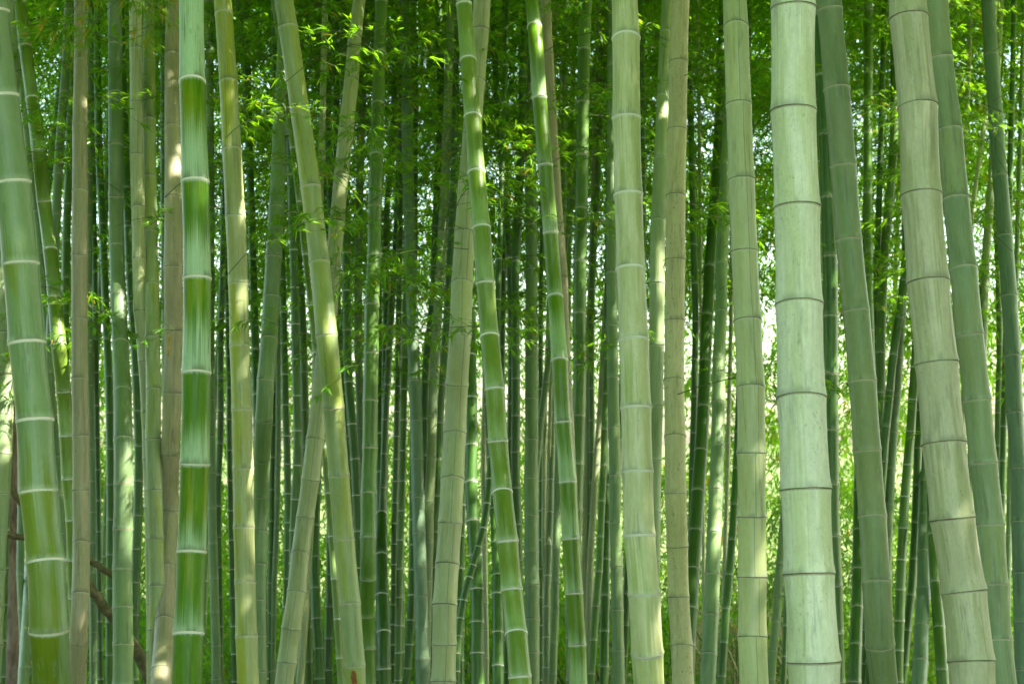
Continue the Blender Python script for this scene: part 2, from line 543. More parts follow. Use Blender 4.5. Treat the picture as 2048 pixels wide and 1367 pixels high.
cul('c8b', 'dark', 'cream', .045, Cn(11, 13, (0, 183), (590, 190), (1000, 196), (1150, 198), (1367, 201)), auto(35, 76), None)
cul('c8c', 'dark', 'cream', .055, Cn(15, 19, (0, 240), (300, 251), (435, 255), (590, 262), (667, 268), (770, 273), (870, 277), (975, 277), (1080, 274), (1180, 271), (1367, 268)), auto(55, 82), None)
cul('c9', 'pale', 'dark', .072, Cn(26, 29, (0, 271), (97, 272), (205, 272.5), (309, 274), (413, 275.5), (517, 277.5), (622, 282), (723, 290), (826, 296), (918, 300), (1015, 303), (1367, 308)),
    [97, 205, 309, 413, 517, 622, 723, 826, 918, 1015, 1110], 'pale green culm sunlit near its top, second left of the weathered tan culm')
cul('c10', 'leafy', 'dark', .075, E((0, 287, 307), (128, 286, 311), (239, 286, 312.5), (352, 287, 313.5), (463, 288, 315), (570, 290, 318), (676, 290.5, 320), (780, 291, 321), (881, 290.5, 322), (1076, 295, 327), (1169, 297, 329), (1367, 299, 332)),
    [128, 239, 352, 463, 570, 676, 780, 881, 979, 1076, 1169, 1259], 'soft green dark-ringed culm touching the left side of the weathered tan culm')
cul('c10b', 'mid', 'dark', .055, Cn(14, 16, (0, 324), (90, 326), (205, 328), (320, 328), (600, 330), (1367, 334)), auto(88, 115), None)
cul('c11', 'tan', 'dark', .092, E((0, 330, 359), (114, 329, 361), (258, 329, 364), (398, 329, 366), (533, 329, 367.5), (660, 329, 366), (785, 327, 365), (903, 323, 360), (1020, 321, 356), (1132, 315, 352), (1241, 310, 348), (1341, 303, 345), (1367, 301, 344)),
    [114, 258, 398, 533, 660, 785, 903, 1020, 1132, 1241, 1341], 'weathered tan culm with a scraped golden scar, touching the glossy emerald one', 'weathered tan culm')
cul('c12', 'star', 'white', .090, E((0, 358, 407), (164, 361, 412), (364, 364, 418.5), (557, 367, 421.6), (745, 364, 421), (928, 360, 417.5), (1102, 353.5, 411), (1266, 347, 407), (1367, 344, 405)),
    [-40, 164, 364, 557, 745, 928, 1102, 1266], 'glossy emerald culm with misty white bloom above each white ring', 'emerald bloomed culm')
cul('c12b', 'sage', 'dark', .062, Cn(16, 19, (0, 418), (87, 419), (256, 420), (500, 421), (700, 421), (1000, 424), (1150, 428), (1367, 433)), auto(87, 84), None)
cul('c12c', 'dark', 'cream', .05, Cn(13, 14, (0, 452), (300, 452), (500, 446), (700, 441), (870, 440), (1000, 436), (1200, 438), (1367, 440)), auto(45, 76), None)
cul('c12d', 'dark', 'white', .045, Cn(11, 13, (0, 444), (300, 449), (600, 455), (751, 458), (882, 459), (1025, 462), (1155, 465), (1367, 470)), auto(20, 74), None)
cul('c13', 'lime', 'cream', .085, E((0, 428, 462.6), (166, 438, 475), (302, 446, 484), (434, 452, 492), (565, 457.5, 497), (692, 460.5, 500.5), (819, 463.6, 504.6), (938, 465, 506), (1054, 467, 509), (1166, 470, 512), (1273, 472, 516), (1367, 475, 519)),
    [29, 166, 302, 434, 565, 692, 819, 938, 1054, 1166, 1273], 'yellow-green culm with thin cream rings and a sunlit stretch low down', 'yellow-green culm')
cul('c14', 'sage', 'cream', .058, Cn(14, 17, (0, 477), (100, 486), (160, 490), (240, 495), (400, 502), (500, 505), (628, 508), (700, 512), (780, 515), (1000, 520), (1367, 528)), auto(48, 78), None)
cul('c15', 'sage', 'dark', .085, E((0, 560, 581), (150, 552, 575), (236, 546, 571), (330, 541, 570), (420, 537, 569), (512, 531, 564), (594, 526.6, 559), (679, 520.5, 555), (759, 514, 549), (837, 509, 544), (914, 507, 540), (987, 506, 537), (1061, 503, 534), (1367, 499, 533)),
    [60, 150, 236, 330, 420, 512, 594, 679, 759, 837, 914, 987, 1061, 1130], 'grey-green culm tilting right, its foot passing behind the yellow-green one', 'tilted grey-green culm')
cul('c15b', 'dark', 'white', .06, Cn(15, 20, (500, 505), (900, 516), (1080, 521), (1150, 524), (1220, 525), (1300, 526), (1367, 527)), [520, 610, 700, 790, 870, 955, 1035, 1148, 1220, 1292, 1356], None)
cul('c16a', 'dark', 'white', .05, Cn(13, 16, (0, 548), (300, 556), (667, 568), (800, 571), (900, 574), (1000, 576), (1100, 575), (1367, 572)), [20, 90, 160, 228, 296, 364, 430, 495, 560, 625, 687, 749, 810, 872, 928, 987, 1045, 1100], None)
cul('c16b', 'dark', 'white', .055, Cn(16, 18, (0, 570), (400, 584), (700, 592), (790, 594), (930, 594), (1000, 590), (1150, 585), (1367, 580)), [30, 110, 190, 270, 350, 425, 500, 575, 648, 718, 791, 861, 930, 998, 1060], None)
cul('c16c', 'mid', 'dark', .058, Cn(15, 17, (0, 558), (330, 578), (434, 588), (520, 596), (620, 604), (700, 607), (772, 609), (862, 611), (1100, 615), (1367, 618)), auto(90, 86), None)
cul('c16d', 'sage', 'dark', .042, Cn(11, 12, (400, 563), (700, 557), (940, 556), (1060, 553), (1150, 549), (1367, 545)), auto(420, 68), None)
cul('c16e', 'dark', 'cream', .042, Cn(11, 12, (500, 552), (900, 545), (1100, 542), (1250, 540), (1367, 538)), auto(510, 70), None)
cul('c17', 'leafy', 'cream', .09, E((0, 548.7, 587), (56, 557, 596), (219, 581, 620), (375, 600, 641), (527, 618, 659), (672, 632, 676), (814, 646, 688), (950, 658, 700), (1079, 669, 710.6), (1207, 677, 720), (1330, 686, 729.5), (1367, 688.5, 732)),
    [56, 219, 375, 527, 671, 814, 950, 1079, 1207, 1330], 'soft green culm leaning left at its top, olive stains near its foot', 'left-leaning pale culm')
cul('c18', 'green', 'white', .037, Cn(10, 14, (0, 547), (75, 557), (184, 570), (296, 585), (404, 598), (509, 610), (611, 621), (705, 631), (804, 640), (895, 648), (986, 655), (1072, 662), (1157, 668), (1237, 674), (1315, 679), (1367, 682)),
    [75, 184, 296, 404, 509, 611, 705, 804, 895, 986, 1072, 1157, 1237, 1315], 'very thin fresh green culm hugging the left side of the left-leaning pale one')
cul('c19', 'pale', 'dark', .088, E((0, 706, 731), (69, 697, 724), (164, 687, 716), (260, 677, 707.5), (353, 668, 698), (447, 659, 689.5), (539, 650, 682), (630, 641, 674), (720, 631, 665), (800, 622, 657), (880, 612, 648), (959, 602.5, 639), (1035, 593, 629), (1110, 583, 620), (1184, 573, 612), (1256, 562.5, 601), (1325, 554, 593), (1367, 548.7, 588)),
    [69, 164, 260, 353, 447, 539, 630, 715, 800, 880, 959, 1035, 1110, 1184, 1256, 1325], 'pale green culm slanting from upper right to lower left, crossing behind the left-leaning one', 'crossing pale culm')
cul('c19b', 'pale', 'dark', .05, Cn(15, 16, (700, 633), (1000, 624), (1160, 614), (1240, 610), (1350, 602), (1367, 601)), auto(740, 74), None)
cul('c19c', 'dark', 'cream', .062, Cn(16, 21, (400, 650), (900, 636), (1000, 632), (1143, 630), (1210, 632), (1274, 636), (1367, 641)), auto(440, 72), None)
cul('c19d', 'dark', 'cream', .055, Cn(15, 17, (500, 668), (900, 662), (1150, 660), (1300, 657), (1367, 656)), auto(520, 74), None)
cul('c20', 'mid', 'cream', .080, E((0, 751, 775), (106, 747.5, 772), (210, 743, 769), (311, 739, 767), (411, 736, 764), (512, 733, 761), (611, 729.5, 759), (707, 728, 757.7), (801, 725.5, 756), (895, 724, 754.6), (986, 721, 752), (1074, 720, 752), (1155, 719, 751), (1230, 719, 750), (1367, 719, 750)),
    [3, 106, 210, 311, 411, 512, 611, 707, 801, 895, 986, 1074, 1155, 1229, 1295], 'nearly upright mid-green culm with fine pale rings, right of the crossing pale one', 'upright mid-green culm')
cul('c20b', 'dark', 'white', .075, E((400, 747, 760), (800, 751, 769), (900, 752, 770), (1030, 751, 774), (1111, 750, 775.5), (1190, 751, 777), (1264, 752.5, 780), (1336, 755, 783), (1367, 756, 784)),
    [440, 530, 620, 705, 790, 870, 950, 1030, 1111, 1190, 1264, 1336], 'dark green white-ringed culm low behind the right side of the upright mid-green one')
cul('c21a', 'sage', 'dark', .058, Cn(15, 18, (0, 733), (150, 727), (300, 722), (450, 718), (560, 716), (730, 717), (801, 720), (1000, 722), (1367, 724)), auto(70, 84), None)
cul('c21b', 'dark', 'white', .060, Cn(16, 20, (0, 686), (300, 690), (480, 692), (600, 694), (764, 697), (848, 704), (918, 710), (990, 714), (1062, 717), (1367, 722)), [30, 110, 190, 270, 350, 428, 506, 582, 660, 764, 848, 918, 990, 1062], None)
cul('c21c', 'dark', 'cream', .058, Cn(14, 17, (0, 640), (190, 643), (330, 648), (420, 652), (700, 664), (1000, 672), (1367, 690)), [67, 160, 250, 340, 430, 515, 600, 680, 760, 840], None)
cul('c21d', 'dark', 'cream', .055, Cn(15, 17, (0, 657), (190, 654), (340, 658), (450, 663), (700, 680), (1000, 700), (1367, 712)), auto(67, 95), None)
cul('c21e', 'dark', 'cream', .05, Cn(12, 15, (0, 800), (150, 790), (280, 784), (350, 780), (400, 775), (600, 772), (800, 770), (1000, 769), (1367, 765)), auto(50, 80), None)
cul('c22a', 'dark', 'cream', .05, Cn(13, 15, (300, 800), (520, 790), (600, 784), (718, 777), (820, 772), (923, 768), (1100, 762), (1367, 756)), auto(330, 76), None)
cul('c22b', 'dark', 'white', .044, Cn(12, 13, (400, 800), (710, 796), (820, 794), (920, 792), (1040, 789), (1150, 788), (1280, 786), (1367, 785)), [440, 500, 560, 625, 713, 772, 823, 872, 918, 962, 1005, 1046, 1087, 1128, 1168, 1208, 1248], None)
cul('c22c', 'mid', 'white', .048, Cn(13, 15, (500, 815), (770, 808), (880, 806), (970, 804), (1050, 802), (1180, 799), (1300, 797), (1367, 796)), auto(520, 66), None)
cul('c22d', 'dark', 'white', .05, Cn(14, 16, (900, 826), (1220, 822), (1280, 819), (1350, 814), (1367, 812)), [930, 985, 1040, 1090, 1140, 1190, 1240, 1289, 1336], None)
cul('c22', 'dusk', 'dark', .080, Cn(21, 28, (0, 806), (164, 812), (251, 814), (338, 816), (425, 818), (510, 820), (600, 823.5), (762, 829), (841, 832), (918, 834), (995, 835.5), (1066, 838), (1133, 840), (1192, 842), (1256, 843.5), (1367, 846)),
    [80, 164, 251, 338, 425, 510, 600, 682, 762, 841, 918, 995, 1065, 1133, 1192, 1256], 'dusky grey-green culm flecked with sunlight halfway up, left of the right-leaning pale one', 'dusky sun-flecked culm')
cul('c23', 'sage2', 'dark', .062, Cn(17, 21, (0, 903), (128, 898), (284, 893), (466, 885), (579, 878), (741, 869), (831, 865), (918, 862.5), (1004, 859), (1084, 857), (1367, 850)),
    [100, 195, 284, 375, 466, 524, 579, 660, 741, 831, 918, 1004, 1084, 1160], 'slender light sage culm leaning right behind the dusky sun-flecked one')
cul('c23b', 'dark', 'cream', .058, Cn(15, 18, (0, 877), (125, 881), (250, 880), (400, 874), (600, 866), (735, 852), (840, 850), (1000, 846), (1367, 838)), auto(125, 84), None)
cul('c23c', 'dark', 'cream', .06, Cn(17, 19, (0, 905), (125, 909), (250, 911), (330, 910), (470, 904), (700, 890), (815, 880), (890, 878), (960, 875), (1060, 870), (1367, 864)), auto(40, 86), None)
cul('c24', 'pale', 'dark', .105, E((0, 947, 983), (59, 944, 979), (164, 934, 971), (264, 926, 964), (365, 916.5, 957), (467, 909, 951), (569, 903, 946), (670, 897, 943), (769, 892, 937), (867, 887, 932), (958, 881, 928), (1045, 876.5, 924), (1129, 871, 918.5), (1209, 866, 915.5), (1288, 863, 912), (1367, 861, 911)),
    [59, 164, 264, 365, 467, 569, 670, 769, 867, 958, 1045, 1129, 1209, 1288, 1362], 'pale green culm with long grooves, leaning right at its top behind a white-ringed one', 'right-leaning pale culm')
cul('c25', 'green', 'white', .075, E((0, 910, 941), (121, 920, 952), (233, 928, 962), (345, 935.5, 970), (456, 944, 980.5), (566, 953, 990), (675, 961, 998.5), (778, 969, 1009), (882, 978, 1017), (985, 986, 1026.6), (1082, 993, 1036), (1178, 1003, 1045), (1267, 1010.5, 1055), (1353, 1018, 1064), (1367, 1019, 1065)),
    [9, 121, 233, 345, 456, 566, 673, 778, 882, 985, 1082, 1178, 1267, 1353], 'fresh green culm with bold white rings leaning left, crossing a pale grooved one', 'white-ringed leaning culm')
cul('c26', 'dark', 'white', .078, Cn(22, 28, (500, 940), (810, 942), (892, 943), (964, 943), (1041, 946), (1120, 951), (1177, 954), (1243, 954), (1305, 955), (1367, 956)),
    [540, 625, 710, 795, 890, 964, 1041, 1110, 1177, 1243, 1305], 'dark green white-ringed culm low between the right-leaning pale and white-ringed leaning culms')
cul('c26b', 'dark', 'white', .052, Cn(14, 17, (700, 931), (1072, 922), (1250, 921), (1367, 921)), [730, 800, 870, 940, 1010, 1072, 1137, 1199, 1260, 1320], None)
cul('c27', 'dark', 'white', .042, Cn(12, 16, (560, 997), (800, 988), (930, 980), (1000, 975), (1050, 968), (1095, 957), (1150, 940), (1215, 924), (1290, 916), (1367, 912)), [600, 680, 760, 840, 915, 958, 1007, 1056, 1093, 1130, 1154, 1200], 'thin bent dark culm kinking to the left low between the two leaning culms')
cul('c28', 'pale', 'white', .045, Cn(10, 13, (500, 958), (760, 970), (830, 969), (900, 967), (1000, 968), (1367, 972)), auto(530, 66), None)
cul('c28b', 'dark', 'white', .062, Cn(17, 23, (700, 975), (960, 984), (1100, 994), (1187, 995), (1367, 996)), [740, 810, 880, 950, 1018, 1085, 1150, 1187, 1264, 1330], None)
cul('c29', 'band', 'white', .072, E((0, 1051, 1077), (55, 1055, 1084.5), (196, 1065.6, 1095), (331, 1076, 1106.6), (465, 1085.5, 1116), (594, 1095, 1126), (721, 1102, 1136), (844, 1109, 1143), (963, 1117, 1152), (1076, 1124, 1159), (1185, 1131, 1166.5), (1289, 1137, 1172.6), (1367, 1140, 1176)),
    [55, 196, 331, 465, 594, 721, 844, 963, 1076, 1185, 1289], 'slim culm banded dark and pale green with white rings, leaning left right of centre', 'slim banded culm')
cul('c30', 'tan', 'dark', .068, Cn(23, 26, (0, 1091), (110, 1095.5), (225, 1102), (338, 1109), (451, 1116), (556, 1124), (662, 1127), (769, 1132), (869, 1137), (960, 1141), (1367, 1150)),
    [-5, 110, 225, 338, 451, 556, 662, 769, 869, 960, 1050], 'straw-tan culm half hidden behind the slim banded one')
cul('c31', 'mid', 'cream', .078, Cn(24, 29, (0, 1172), (99, 1168), (205, 1166), (311, 1164), (417, 1162), (522, 1160), (626, 1159), (730, 1158), (831, 1157), (927, 1154), (1020, 1151), (1110, 1149), (1367, 1146)),
    [-5, 99, 205, 311, 417, 522, 626, 730, 831, 927, 1020, 1100], 'upright deep mid-green culm with faint pale rings, right of the slim banded one', 'deep mid-green culm')
cul('c32', 'sage', 'dark', .085, Cn(20, 31, (0, 1057), (100, 1058), (266, 1060), (359, 1062), (451, 1063), (629, 1063), (799, 1063), (958, 1063), (1103, 1063), (1238, 1064), (1367, 1064)),
    [80, 172, 266, 359, 451, 540, 629, 716, 799, 881, 958, 1032, 1103, 1171, 1238, 1305], 'straight grey-sage culm with close dark rings, left of the slim banded one', 'close-ringed sage culm')
cul('c33', 'dark', 'cream', .06, Cn(16, 19, (0, 1050), (200, 1045), (345, 1040), (440, 1035), (600, 1030), (757, 1031), (831, 1031), (904, 1031), (1000, 1034), (1367, 1038)), [60, 155, 250, 345, 434, 522, 610, 690, 757, 831, 904, 975], None)
cul('c34', 'dark', 'cream', .045, Cn(11, 12, (0, 1009), (120, 1010), (290, 1012), (500, 1008), (600, 1006), (800, 1004), (1367, 1000)), [33, 122, 208, 292, 376, 460, 540, 615], None)
cul('c34b', 'dark', 'cream', .05, Cn(13, 14, (0, 985), (300, 1000), (500, 1018), (700, 1022), (900, 1020), (1367, 1014)), auto(40, 82), None)
cul('c35a', 'mid', 'white', .042, Cn(10, 12, (500, 1083), (790, 1081), (1000, 1082), (1200, 1082), (1367, 1083)), auto(520, 66), None)
cul('c35b', 'sage2', 'white', .05, Cn(11, 16, (600, 1112), (860, 1104), (990, 1101), (1100, 1097), (1200, 1094), (1367, 1092)), auto(620, 70), None)
cul('c35c', 'sage', 'dark', .055, Cn(15, 17, (800, 1119), (1000, 1115), (1100, 1112), (1200, 1110), (1367, 1105)), auto(830, 68), None)
cul('c35d', 'pale', 'white', .036, Cn(9, 10, (500, 1100), (690, 1095), (820, 1090), (1000, 1088), (1367, 1087)), auto(530, 64), None)
cul('c36', 'pale', 'dark', .048, Cn(12, 14, (300, 1190), (480, 1185), (580, 1182), (690, 1177), (760, 1176), (920, 1174), (990, 1172), (1107, 1170), (1280, 1170), (1367, 1170)), auto(340, 66), None)
cul('c36b', 'mid', 'cream', .048, Cn(12, 14, (200, 1203), (330, 1197), (420, 1192), (520, 1187), (600, 1184), (800, 1183), (1000, 1183), (1367, 1176)), auto(230, 72), None)
cul('c37', 'pale', 'dark', .046, Cn(12, 14, (500, 1219), (690, 1207), (795, 1202), (860, 1198), (930, 1192), (1000, 1188), (1080, 1183), (1150, 1180), (1367, 1176)), [540, 600, 660, 725, 768, 795, 827, 864, 898, 930, 965, 1000, 1040, 1080], 'thin sunlit striped culm leaning right, low left of the white-ringed pale one')
cul('c38', 'dark', 'cream', .058, Cn(15, 19, (700, 1215), (940, 1213), (1050, 1212), (1150, 1211), (1300, 1209), (1367, 1208)), auto(740, 78), None)
cul('c38b', 'mid', 'cream', .05, Cn(14, 16, (900, 1208), (1150, 1197), (1230, 1190), (1320, 1185), (1367, 1182)), auto(930, 72), None)
cul('c38c', 'pale', 'cream', .03, Cn(8, 8, (0, 1133), (100, 1127), (180, 1122), (249, 1119), (500, 1110), (900, 1098), (1367, 1090)), auto(20, 56), None)
cul('c39', 'sage', 'dark', .072, Cn(20, 26, (0, 1226), (131, 1225), (334, 1224), (545, 1223.5), (754, 1226), (854, 1228), (950, 1230.5), (1045, 1231.5), (1132, 1233.5), (1219, 1234.5), (1300, 1237), (1367, 1239)),
    [30, 131, 234, 334, 441, 545, 651, 754, 854, 950, 1045, 1132, 1219, 1300], 'straight sage culm close against the left side of the white-ringed pale one')
cul('c39b', 'dark', 'cream', .048, Cn(13, 14, (0, 1281), (140, 1283), (250, 1284), (600, 1284), (1000, 1262), (1367, 1246)), auto(40, 80), None)
cul('c40', 'wax', 'white', .095, E((0, 1223.5, 1276), (78, 1224, 1279), (236, 1226, 1282), (389, 1229.5, 1286), (538, 1233, 1291), (680, 1236, 1296), (815, 1240, 1301), (943, 1245, 1307), (1070, 1249.5, 1312.5), (1188, 1255, 1319), (1305, 1262, 1326), (1367, 1266, 1329)),
    [78, 236, 389, 538, 680, 815, 943, 1070, 1188, 1305], 'thick pale waxy culm with swollen white rings, right side sunlit near its foot', 'white-ringed pale culm')
cul('c41', 'sage2', 'dark', .075, E((0, 1324, 1346), (67, 1319.7, 1343), (195, 1313.5, 1339), (320, 1307, 1335), (443, 1302, 1332), (567, 1298, 1329), (689, 1297, 1328), (808, 1295, 1326), (918, 1294, 1324), (1024, 1291, 1321.6), (1107, 1289, 1320), (1367, 1284, 1315)),
    [-60, 67, 195, 320, 443, 567, 689, 808, 918, 1024, 1120], 'blue-sage culm between the white-ringed pale one and the speckled beige one')
cul('c42', 'beige', 'dark', .085, E((0, 1341.7, 1378), (125, 1338, 1375), (261, 1335, 1373), (392, 1332, 1371), (519, 1330.4, 1370), (641, 1329.4, 1369), (761, 1328.4, 1369), (874, 1328, 1370), (986, 1329.4, 1373), (1091, 1333, 1375.5), (1193, 1337, 1380), (1292, 1341.7, 1385), (1367, 1344, 1389)),
    [-12, 125, 261, 392, 519, 641, 761, 874, 986, 1091, 1193, 1292], 'speckled beige culm with dark mould flecks and brown rings', 'speckled beige culm')
cul('c43', 'dark', 'cream', .085, Cn(16, 32, (0, 1446), (150, 1442), (243, 1438), (341, 1433), (439, 1425), (534, 1419), (631, 1415), (723, 1411), (814, 1407), (901, 1402), (982, 1396), (1061, 1391), (1137, 1386), (1216, 1381), (1290, 1377), (1367, 1373)),
    [150, 243, 341, 439, 534, 631, 723, 814, 901, 982, 1061, 1137, 1216, 1290], 'dark green culm sweeping rightwards as it rises, right of the speckled beige one', 'sweeping dark culm')
cul('c44', 'sage', 'dark', .078, Cn(18, 33, (0, 1464), (200, 1458), (330, 1453), (430, 1449), (528, 1444), (624, 1441), (717, 1438.5), (805, 1437), (893, 1435), (980, 1432), (1066, 1429), (1149, 1426), (1230, 1422), (1307, 1418), (1367, 1415)),
    [130, 235, 330, 430, 528, 624, 717, 805, 893, 980, 1066, 1149, 1230, 1307], 'grey-sage culm alongside the sweeping dark one, left of the smooth pale one')
cul('c44b', 'dark', 'cream', .05, Cn(13, 15, (300, 1383), (500, 1388), (650, 1391), (800, 1388), (1000, 1384), (1367, 1378)), auto(330, 80), None)
cul('c44c', 'pale', 'white', .035, Cn(8, 10, (400, 1464), (700, 1461), (800, 1458), (900, 1456), (1100, 1450), (1367, 1446)), auto(430, 60), None)
cul('c44d', 'dark', 'cream', .055, Cn(14, 18, (600, 1484), (900, 1475), (1077, 1464), (1230, 1451), (1307, 1446), (1367, 1442)), auto(640, 76), None)
cul('c44e', 'pale', 'cream', .028, Cn(7, 7, (0, 1395), (150, 1397), (380, 1400), (700, 1402), (1000, 1406), (1367, 1408)), auto(10, 52), None)
cul('c45', 'pale', 'dark', .09, E((0, 1445.7, 1493), (57, 1447, 1497), (210, 1453, 1503.6), (360, 1458.5, 1511), (503, 1464.7, 1517.4), (642, 1469, 1523), (775, 1473, 1529), (905, 1474.5, 1531.5), (1032, 1476, 1532.5), (1153, 1476, 1533), (1273, 1477.5, 1535), (1367, 1478, 1537)),
    [57, 210, 360, 503, 642, 775, 905, 1032, 1153, 1273], 'smooth pale green culm with fine dark rings, left of the thickest whitish one', 'smooth pale culm')
cul('c46', 'white', 'dark', .122, E((0, 1542, 1629), (18, 1542, 1629), (223, 1546, 1634.6), (415, 1548.5, 1638.6), (609, 1552, 1644), (796, 1556.7, 1652.5), (978, 1562, 1660.7), (1147, 1569, 1668), (1321, 1575, 1677.6), (1367, 1577, 1679)),
    [18, 223, 415, 609, 796, 978, 1147, 1321], 'thickest culm of all, whitish and waxy with thin black-edged rings', 'thickest whitish culm')
cul('c46b', 'sage', 'dark', .055, Cn(16, 18, (900, 1575), (1060, 1566), (1128, 1560), (1190, 1556), (1243, 1552), (1300, 1546), (1367, 1541)), [920, 995, 1065, 1128, 1190, 1243, 1300], None)
cul('c46c', 'dark', 'cream', .045, Cn(11, 12, (900, 1590), (1300, 1569), (1367, 1567)), auto(930, 66), None)
cul('c47a', 'green', 'white', .055, Cn(16, 18, (0, 1630), (72, 1632), (199, 1639), (323, 1640), (445, 1641), (560, 1643), (900, 1648), (1367, 1655)), [72, 199, 323, 445, 560, 675], 'thin green white-ringed sliver along the right flank of the thickest whitish one')
cul('c47b', 'dark', 'cream', .082, Cn(28, 31, (0, 1640), (150, 1645), (268, 1651), (394, 1656), (512, 1660), (631, 1662), (747, 1662), (859, 1662.5), (967, 1663), (1071, 1665), (1172, 1669), (1264, 1671), (1367, 1674)),
    [30, 150, 268, 394, 512, 631, 747, 859, 967, 1071, 1171, 1264], 'dark green culm filling the gap right behind the thickest whitish one')
cul('c48', 'sage2', 'cream', .09, E((0, 1632, 1681.7), (20, 1634, 1683), (179, 1647, 1698.6), (332, 1660.7, 1712), (481, 1672.5, 1724.7), (623, 1684, 1737), (763, 1695.5, 1750), (900, 1706, 1761), (1033, 1716, 1771), (1163, 1724, 1782), (1289, 1734, 1792), (1367, 1740.6, 1797)),
    [20, 179, 332, 481, 623, 763, 900, 1033, 1163, 1289], 'sage-green culm with pinkish rings leaning left, right of the thickest whitish one', 'leaning sage culm')
cul('c49', 'khaki', 'dark', .115, E((0, 1779, 1853), (38, 1781.6, 1856), (215, 1793, 1870), (392, 1804.6, 1883.5), (565, 1819, 1901), (727, 1832, 1915), (887, 1846.7, 1931.7), (1037, 1863, 1949.6), (1183, 1880, 1967), (1322, 1897, 1986.5), (1367, 1900.4, 1990.6)),
    [38, 215, 392, 565, 727, 887, 1037, 1183, 1322], 'thick khaki culm with fine mottling and dark rings, leaning left', 'khaki leaning culm')
cul('c50', 'sage2', 'cream', .092, E((0, 1846, 1895), (118, 1858, 1907), (261, 1872, 1922.5), (399, 1886.6, 1938), (538, 1899.4, 1953), (670, 1914, 1968.6), (799, 1927.6, 1982), (926, 1939, 1994), (1050, 1950, 2005.5), (1168, 1958, 2014.7), (1281, 1968, 2025), (1367, 1976, 2035)),
    [118, 261, 399, 538, 670, 799, 926, 1050, 1168, 1281], 'sage culm parallel to the khaki leaning one, just behind its right side', 'parallel sage culm')
cul('c51', 'dusk', 'dark', .092, Cn(27, 37, (0, 1976), (110, 1982.6), (232, 1991), (352, 2000), (472, 2009.5), (592, 2019), (712, 2026), (826, 2030), (937, 2036), (1043, 2040), (1146, 2043), (1243, 2046), (1367, 2050)),
    [-10, 110, 232, 352, 472, 592, 712, 826, 937, 1043, 1146, 1243, 1338], 'dusky blue-green culm nearest the right picture edge', 'dusky right-edge culm')
cul('c52a', 'mid', 'dark', .062, Cn(17, 20, (0, 1737), (150, 1737), (300, 1736), (420, 1736), (550, 1737), (650, 1740), (900, 1744), (1367, 1756)), [20, 145, 265, 385, 505, 550, 660], None)
cul('c52c', 'mid', 'cream', .066, Cn(17, 21, (0, 1790), (200, 1789), (330, 1785), (450, 1774), (535, 1767), (620, 1763), (705, 1761), (785, 1760), (860, 1759), (1000, 1757), (1367, 1752)), [40, 130, 220, 310, 400, 451, 535, 620, 705, 785, 862], None)
cul('c52d', 'dark', 'dark', .058, Cn(16, 18, (300, 1816), (500, 1811), (568, 1807), (667, 1793), (733, 1784), (803, 1778), (877, 1770), (943, 1766), (1100, 1754), (1367, 1738)), auto(330, 78), None)
cul('c52e', 'sage', 'dark', .056, Cn(15, 18, (600, 1806), (735, 1798), (836, 1790), (918, 1784), (997, 1780), (1100, 1776), (1367, 1768)), auto(640, 76), None)
cul('c52f', 'mid', 'white', .062, Cn(17, 20, (500, 1842), (700, 1832), (790, 1826), (864, 1821), (930, 1815), (993, 1810), (1056, 1806), (1119, 1803), (1179, 1800), (1241, 1799), (1367, 1796)), [540, 610, 690, 735, 800, 864, 930, 993, 1056, 1119, 1179, 1241, 1300], 'green white-ringed culm leaning right, low between the leaning sage and khaki ones')
cul('c52g', 'dark', 'cream', .058, Cn(16, 18, (800, 1840), (1056, 1830), (1154, 1826), (1225, 1818), (1348, 1806), (1367, 1804)), auto(820, 76), None)
cul('c52h', 'dusk', 'dark', .08, Cn(16, 32, (700, 1845), (820, 1847), (967, 1848), (1106, 1848), (1181, 1847), (1254, 1844), (1323, 1841), (1367, 1838)), [740, 860, 967, 1033, 1106, 1181, 1254, 1323], 'dusky culm low along the left flank of the khaki leaning one')
cul('c52i', 'mid', 'cream', .07, Cn(19, 25, (800, 1860), (967, 1862), (1069, 1866), (1164, 1872), (1254, 1878), (1338, 1884), (1367, 1886)), [850, 920, 984, 1069, 1164, 1254, 1338], None)
cul('c52j', 'dark', 'cream', .075, Cn(19, 26, (700, 1726), (1056, 1717), (1220, 1714), (1333, 1711), (1367, 1710)), auto(740, 82), None)
cul('c52k', 'dark', 'cream', .05, Cn(14, 15, (800, 1746), (1290, 1731), (1367, 1729)), auto(830, 74), None)
cul('c53a', 'pale', 'cream', .035, Cn(8, 11, (0, 1943), (60, 1940), (150, 1938), (250, 1932), (310, 1929), (420, 1921), (800, 1900), (1367, 1880)), auto(12, 62), None)
cul('c53b', 'pale', 'cream', .036, Cn(9, 11, (0, 1992), (210, 1974), (300, 1961), (370, 1951), (420, 1945), (700, 1930), (1367, 1920)), auto(30, 66), None)
cul('c53c', 'sage2', 'dark', .055, Cn(13, 19, (200, 1992), (425, 1979), (492, 1974), (594, 1970), (700, 1966), (1000, 1962), (1367, 1960)), [230, 300, 365, 428, 492, 594, 680], None)
cul('c53d', 'mid', 'cream', .05, Cn(12, 14, (300, 1986), (500, 1995), (700, 1999), (800, 1996), (890, 1995), (1100, 1992), (1367, 1988)), auto(330, 74), None)
cul('c53e', 'dark', 'cream', .05, Cn(13, 15, (600, 2014), (800, 2009), (933, 2006), (1000, 2004), (1200, 1999), (1367, 1995)), auto(640, 72), None)
cul('c53f', 'sage', 'dark', .045, Cn(11, 13, (700, 2028), (1000, 2019), (1077, 2017), (1200, 2015), (1367, 2012)), auto(730, 70), None)
cul('cl1', 'sage', 'dark', .042, Cn(12, 13, (400, 179), (600, 179), (750, 180), (900, 184), (1100, 186), (1367, 188)), auto(430, 70), None)
